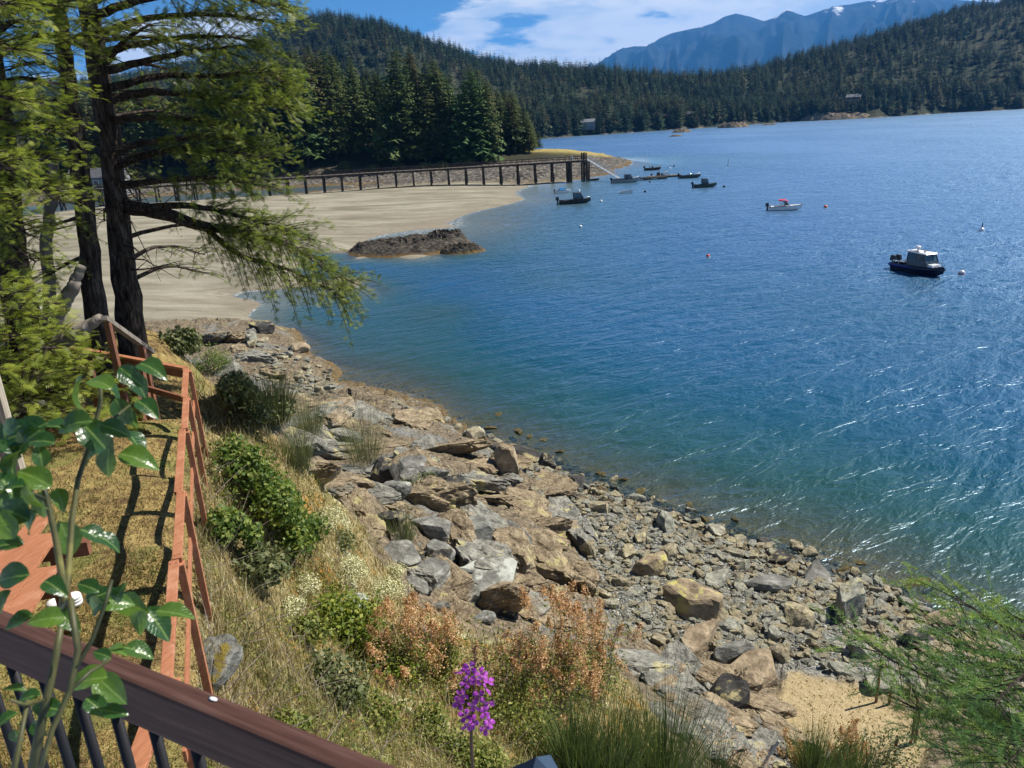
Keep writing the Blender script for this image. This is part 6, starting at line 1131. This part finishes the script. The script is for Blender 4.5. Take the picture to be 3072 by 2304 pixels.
# dry flowering shrubs
def plume_bush(px, py, wpx, hpx, label, seed, npl=26, leaf='weed'):
    x, y, z = [a[0] for a in onpix_many([px], [py])]; d = math.sqrt(x*x+y*y+(CAMH-z)**2); w_ = wpx/FPX*d; h = hpx/FPX*d/.80; rg = np.random.default_rng(seed); o = empty('dry_shrub', (x, y, z-.05)); m, tips = stems(rg, h, w_*.55, 15, .008, .25, 4); m.build('stems', MT['twig'], o); V = []; Fq = []; T = []; nv = 0
    idx = rg.permutation(len(tips)); 
    for j in idx[:npl]:
        tp_ = tips[j]; n_ = 240; L = .14+.12*rg.random(); ax = np.array([rg.normal(0, .35), rg.normal(0, .35), 1.]); ax /= np.linalg.norm(ax); t = rg.random((n_, 1)); rr = (1-t*.8)*L*.62; c = tp_+ax*(t-.45)*L*1.5+rg.normal(0, 1, (n_, 3))*rr*.55; s = .011+.012*rg.random((n_, 1)); u = rg.normal(0, 1, (n_, 3)); u /= np.linalg.norm(u, axis=1)[:, None]; w2 = np.cross(u, rg.normal(0, 1, (n_, 3))); w2 /= np.linalg.norm(w2, axis=1)[:, None]
        V.append(np.stack([c-u*s, c+w2*s*.6, c+u*s, c-w2*s*.6], 1).reshape(-1, 3)); T.append(np.repeat(np.clip(rg.random(n_)*.6+.4*rg.random(), 0, 1), 4)); nv += n_
    me = npmesh('plumes', np.concatenate(V), np.arange(nv*4).reshape(-1, 4), False, dict(tone=np.concatenate(T))); me.materials.append(MT['dry_plume']); link('plumes', me, None, o)
    c = []; 
    for j in range(len(tips)): c.append(tips[j][None]*rg.uniform(.35, .95, (16, 1))+rg.normal(0, .06, (16, 3)))
    c = np.concatenate(c); n_ = len(c); u = rg.normal(0, 1, (n_, 3)); u /= np.linalg.norm(u, axis=1)[:, None]; w2 = np.cross(u, rg.normal(0, 1, (n_, 3))); w2 /= np.linalg.norm(w2, axis=1)[:, None]; s = .02+.02*rg.random((n_, 1)); me = npmesh('foliage', np.stack([c-u*s, c+w2*s*.5, c+u*s, c-w2*s*.5], 1).reshape(-1, 3), np.arange(n_*4).reshape(-1, 4), False, dict(tone=np.repeat(rg.random(n_), 4))); me.materials.append(MT[leaf]); link('foliage', me, None, o); return tagp(o, label, 'shrub')
plume_bush(415,690,66,76,'rust orange dry flowering shrub left of the lichen crusted boulder',1,34); plume_bush(450,680,40,66,'small rusty dry shrub beside the left one',2,12); plume_bush(565,715,84,108,'tall rust orange dry shrub at the centre of the slope',3,44); plume_bush(600,700,50,95,'rusty dry shrub at the right of the tall one',4,22); plume_bush(515,720,60,92,'thin dry shrub between the fireweed and the tall rusty shrub',5,14); plume_bush(845,765,40,30,'low rust brown tuft beside the straw patch',6,12); plume_bush(535,690,50,60,'sparse dry shrub in front of the pale outcrop',7,12); plume_bush(795,768,30,26,'tiny rusty tuft left of the dark broom',8,8)
# broom: upright green switches
def broom(px, py, wpx, hpx, label, seed, n_=520, mat='broom', bare=False):
    x, y, z = [a[0] for a in onpix_many([px], [py])]; d = math.sqrt(x*x+y*y+(CAMH-z)**2); w_ = wpx/FPX*d/2; h = hpx/FPX*d/.78; rg = np.random.default_rng(seed); o = empty('broom_shrub', (x, y, z-.05)); V = []; nv = 0
    for k in range(n_):
        a = rg.random()*6.28; r_ = w_*math.sqrt(rg.random()); p0 = np.array([math.cos(a)*r_*.5, math.sin(a)*r_*.5, h*.25*rg.random()]); L = h*(.35+.6*rg.random()); d_ = np.array([math.cos(a)*r_/h*.9+rg.normal(0, .12), math.sin(a)*r_/h*.9+rg.normal(0, .12), 1.]); p1 = p0+d_*L*.5; p2 = p0+d_*L+np.array([rg.normal(0, .03), rg.normal(0, .03), 0]); s = np.array([math.cos(a+1.57+rg.normal(0, .8)), math.sin(a+1.57+rg.normal(0, .8)), 0])*.0035
        V += [p0-s, p0+s, p1+s, p1-s, p1-s, p1+s, p2+s*.3, p2-s*.3]; nv += 2
    me = npmesh('switches', np.array(V), np.arange(nv*4).reshape(-1, 4), False, dict(tone=np.repeat(rg.random(nv//2), 8))); me.materials.append(MT[mat]); link('switches', me, None, o); m, _ = stems(rg, h*.8, w_, 10, .008, .2, 3); m.build('stems', MT['twig'] if bare else MT['fir_bark'], o); return tagp(o, label, 'shrub')
broom(610,790,70,64,'dark green broom at the bottom centre right',1,900); broom(660,798,80,84,'tallest dark green broom with bare brown tips at the bottom',2,1000); broom(712,798,56,44,'smaller dark broom right of the tallest one',3,600); broom(812,790,36,50,'lone upright green broom left of the straw patch',4,800); broom(855,795,46,40,'low broom at the bottom edge below the straw patch',5,600); broom(575,780,60,60,'thin broom beside the leafy weeds',6,700)
broom(365,468,60,52,'bare grey wiry shrub on the rocks below the slope',7,500,'olive',True); broom(275,425,56,44,'grey green wiry broom on the bank below the fence',8,800,'olive',True); broom(310,440,50,40,'second grey wiry broom farther down the bank',9,600,'olive',True); broom(405,545,40,34,'small wiry shrub among the grey blocks',10,300,'olive',True); broom(300,470,40,36,'wiry tuft at the crest of the mossy slope',11,400,'olive',True)
# ------------------------------------------------------------------ young fir at the lower right
x_, y_ = PR(1085, 800, 5.6)[:2]; gz = G(x_, y_); tp = PR(1010, 560, 5.4); yf = empty('young_fir', (x_, y_, gz)); tagp(yf, 'young blue green fir reaching in at the lower right corner', 'tree'); tb = PR(1060, 700, 5.6); trunk(yf, [(x_, y_, gz-.2), tuple(tb), tuple(PR(1045, 600, 5.6))], [.10, .05, .015], n_=9); F1 = Fol(21)
for pts in ([(1066,690,5.6),(1010,690,5.2),(955,686,4.9),(900,664,4.7),(874,648,4.6)], [(1070,740,5.6),(1020,734,5.2),(975,726,4.9),(935,716,4.7),(910,706,4.6)], [(1060,650,5.6),(1030,640,5.3),(992,620,5.),(955,598,4.8)], [(1065,660,5.6),(1020,660,5.2),(975,650,5.),(945,630,4.9)], [(1070,770,5.6),(1030,765,5.2),(985,758,4.9),(945,752,4.8)], [(1070,790,5.6),(1030,790,5.2),(990,784,4.9)], [(1058,640,5.6),(1040,665,5.),(1015,680,4.5),(995,705,4.2)], [(1065,700,5.6),(1045,720,5.),(1025,745,4.5),(1005,765,4.2)], [(1060,640,5.6),(1050,630,5.3),(1022,622,5.)], [(1065,710,5.6),(1010,705,5.3),(955,694,5.1)], [(1070,680,5.6),(1030,672,5.2),(990,665,5.),(960,668,4.8)], [(1070,760,5.6),(1040,740,5.1),(1000,736,4.8),(970,742,4.6)]): rl(pts, r0=.012, r1=.004, f0=.12, sec=24, slen=.34, size=.16, sp=.07, droop=.10, sr=.004)
F1.build(yf, (MT['fir_bark'], MT['fir_blue']), needle_template())
# stakes, poles on the straw patch
MT['stake'] = simple('stake_wood', (.20, .10, .05), (.12, .065, .035), 8, .8)
for i, (x0, y0, x1, y1, lb) in enumerate([(876,702,879,668,'tallest brown stake at the upper edge of the straw patch'),(889,704,889,690,'short stake just right of the tallest one'),(911,745,914,709,'tall stake by the fir needles'),(915,742,917,715,'stake standing close beside the tall one by the fir'),(894,761,895,741,'short stake at the lower end of the straw patch'),(886,764,886,757,'stubby stake left of the lowest one')]):
    g = Vector([float(k[0]) for k in onpix_many([x0], [y0])]); d = (Vector(CAM)-g).length; h = (y0-y1)/FPX*d/.78; m = MB(); m.tube([(0, 0, -.2), ((x1-x0)*.002, 0, h)], [.035, .03], 6); m.tube([((x1-x0)*.002, 0, h), ((x1-x0)*.002, 0, h+.02)], [.03, .012], 6); o = m.build('stake', MT['stake']); o.location = g; tagp(o, lb, 'stake')
MT['pale_pole'] = simple('pale_driftwood', (.55, .54, .50), (.38, .36, .33), 5, .8)
for i, (a, b, lb) in enumerate([((760,768),(779,741),'pale bleached pole leaning at the bottom left of the straw patch'),((821,768),(829,751),'short pale pole right of the leaning one')]):
    x, y, z = [k[0] for k in onpix_many([a[0]], [a[1]])]; r_ = math.hypot(x, y); e = Vector(PR(b[0], b[1], r_+.25)); m = MB(); o_ = Vector((x, y, z)); m.tube([(0, 0, -.1), (e-o_)*.5, e-o_], [.035, .033, .028], 8); o = m.build('driftwood_pole', MT['pale_pole']); o.location = o_; tagp(o, lb, 'pole')
# ------------------------------------------------------------------ grass: too many blades to count
def grass(name, polys, n_, hmin, hmax, mat, seed, r1=20., wd=.006, lean=.5, excl=None, clump=0.):
    rg = np.random.default_rng(seed); a = rg.uniform(-60, 960, n_*4); b = rg.uniform(335, 900, n_*4); m = np.zeros(len(a), bool)
    for p in polys: m |= inpoly(a, b, p)
    a, b = a[m][:n_], b[m][:n_]; x, y, z = onpix_many(a, b, 2.4, r1, 150); k = (np.hypot(x, y) < r1*.97) & (z > .5)
    if clump: k &= fbm(x*1.3, y*1.3, seed, 3) > clump
    x, y, z = x[k], y[k], z[k]; n2 = len(x); d = np.sqrt(x*x+y*y+(CAMH-z)**2); h = (hmin+(hmax-hmin)*rg.random(n2)**2)*(.6+.8*np.clip(fbm(x*.8, y*.8, seed+2, 3)+.5, 0, 1)); an = rg.random(n2)*6.28; p = np.stack([x, y, z-.01], -1); s = np.stack([np.cos(an), np.sin(an), np.zeros(n2)], -1)*(wd*np.clip(d/9, .6, 2))[:, None]; la = rg.random(n2)*6.28; ld = np.stack([np.cos(la), np.sin(la), np.zeros(n2)], -1)*(lean*rg.random(n2)*h)[:, None]; up = np.stack([np.zeros(n2), np.zeros(n2), h], -1)
    m1 = p+up*.6+ld*.35; t = p+up*.95+ld*1.1; v = np.stack([p-s, p+s, m1+s*.7, m1-s*.7, t], 1).reshape(-1, 3); i = np.arange(n2)[:, None]*5; f = [i+np.array([0, 1, 2, 3]), i+np.array([3, 2, 4])]
    me = npmesh(name, v, f, False, dict(tone=np.repeat(rg.random(n2), 5))); me.materials.append(mat); o = link(name, me); return tagp(o, kind='stuff')
mg1 = leafmat('moss_blade', (.06, .045, .016), (.17, .13, .045), (.34, .28, .11), .3, .7, .15, attr='tone'); mg2 = leafmat('dry_blade', (.13, .095, .04), (.32, .26, .12), (.56, .50, .30), .3, .7, .15, attr='tone'); mg3 = leafmat('green_blade', (.04, .07, .015), (.09, .13, .025), (.18, .21, .05), .35, .6, .2, attr='tone')
grass('mossy_lawn_grass', [PG['lawn']], 42000, .02, .06, mg1, 1, 19, .005, 1.1)['label'] = 'short dry mossy turf on the lawn'
grass('green_lawn_tufts', [PG['lawn'], PG['slope']], 34000, .03, .10, mg3, 2, 17, .004, .8, clump=.05)['label'] = 'small green grass tufts in the dry turf'
grass('dry_slope_grass', [PG['slope']], 52000, .06, .32, mg2, 3, 19, .0045, 1.0)['label'] = 'long dry straw coloured grass on the slope'
grass('straw_patch_grass', [PG['straw']], 9000, .03, .09, mg2, 4, 26, .008, 1.1)['label'] = 'cut straw on the flat patch by the rocks'
def low_scrub(name, n_, mat, seed, leaf, hmax, cl, polys, label):
    rg = np.random.default_rng(seed); a = rg.uniform(190, 760, n_*3); b = rg.uniform(370, 800, n_*3); m = np.zeros(len(a), bool)
    for p in polys: m |= inpoly(a, b, p)
    a, b = a[m][:n_], b[m][:n_]; x, y, z = onpix_many(a, b, 2.4, 19, 150); f_ = fbm(x*1.1, y*1.1, seed, 3); k = (np.hypot(x, y) < 18) & (f_ > cl); x, y, z, f_ = x[k], y[k], z[k], f_[k]; n2 = len(x); c = np.stack([x, y, z+hmax*rg.random(n2)**1.3*np.clip((f_-cl)*5, .1, 1)], -1); u = rg.normal(0, 1, (n2, 3)); u[:, 2] *= .6; u /= np.linalg.norm(u, axis=1)[:, None]; w2 = np.cross(u, rg.normal(0, .6, (n2, 3))+np.array([0, 0, 1.])); w2 /= np.linalg.norm(w2, axis=1)[:, None]; s = leaf*(.5+rg.random((n2, 1)))
    me = npmesh(name, np.stack([c-u*s, c+w2*s*.45, c+u*s, c-w2*s*.45], 1).reshape(-1, 3), np.arange(n2*4).reshape(-1, 4), False, dict(tone=np.repeat(rg.random(n2), 4))); me.materials.append(MT[mat]); tagp(link(name, me), label, None, None, 'stuff')
SLP = [PG['slope']]
low_scrub('green_ground_cover', 30000, 'lime', 1, .022, .22, .06, SLP, 'low light green plants between the bushes on the slope'); low_scrub('olive_ground_cover', 26000, 'weed', 2, .024, .26, .05, SLP, 'low olive scrub tangled through the dry grass'); low_scrub('pale_ground_cover', 16000, 'lichen_pad', 3, .014, .08, .10, SLP, 'pale lichen and dry flower heads on the slope')
rg = np.random.default_rng(5); a = rg.uniform(200, 640, 5000); b = rg.uniform(430, 790, 5000); m = inpoly(a, b, PG['slope']); x, y, z = onpix_many(a[m][:520], b[m][:520], 2.4, 19, 150); tm_ = MB()
for i in range(len(x)):
    L = rg.uniform(.2, .8); d = rg.normal(0, 1, 3); d[2] = abs(d[2])*.7; d /= np.linalg.norm(d); p = np.array([x[i], y[i], z[i]]); tm_.tube([p, p+d*L*.5+rg.normal(0, .04, 3), p+d*L+rg.normal(0, .05, 3)], [.005, .004, .002], 3, cap=False)
tagp(tm_.build('dead_stalks', MT['twig']), 'tangle of bare dead stalks over the slope', None, None, 'stuff')
# ------------------------------------------------------------------ air
hz = MB(); hz.box((2000, 7000, 930), (44000, 24000, 1980+60)); hzo = hz.build('haze', None); mh = bpy.data.materials.new('haze_air'); mh.use_nodes = True; n = NT(mh.node_tree); n.n.clear(); pvn = n.new('ShaderNodeVolumePrincipled', {'Color': (.10, .40, 1.0), 'Density': 4.8e-5, 'Anisotropy': .15}); n.new('ShaderNodeOutputMaterial', {'Volume': pvn.outputs[0]}); hzo.data.materials.append(mh); tagp(hzo, 'pale blue air between the bay and the mountains', None, None, 'stuff')
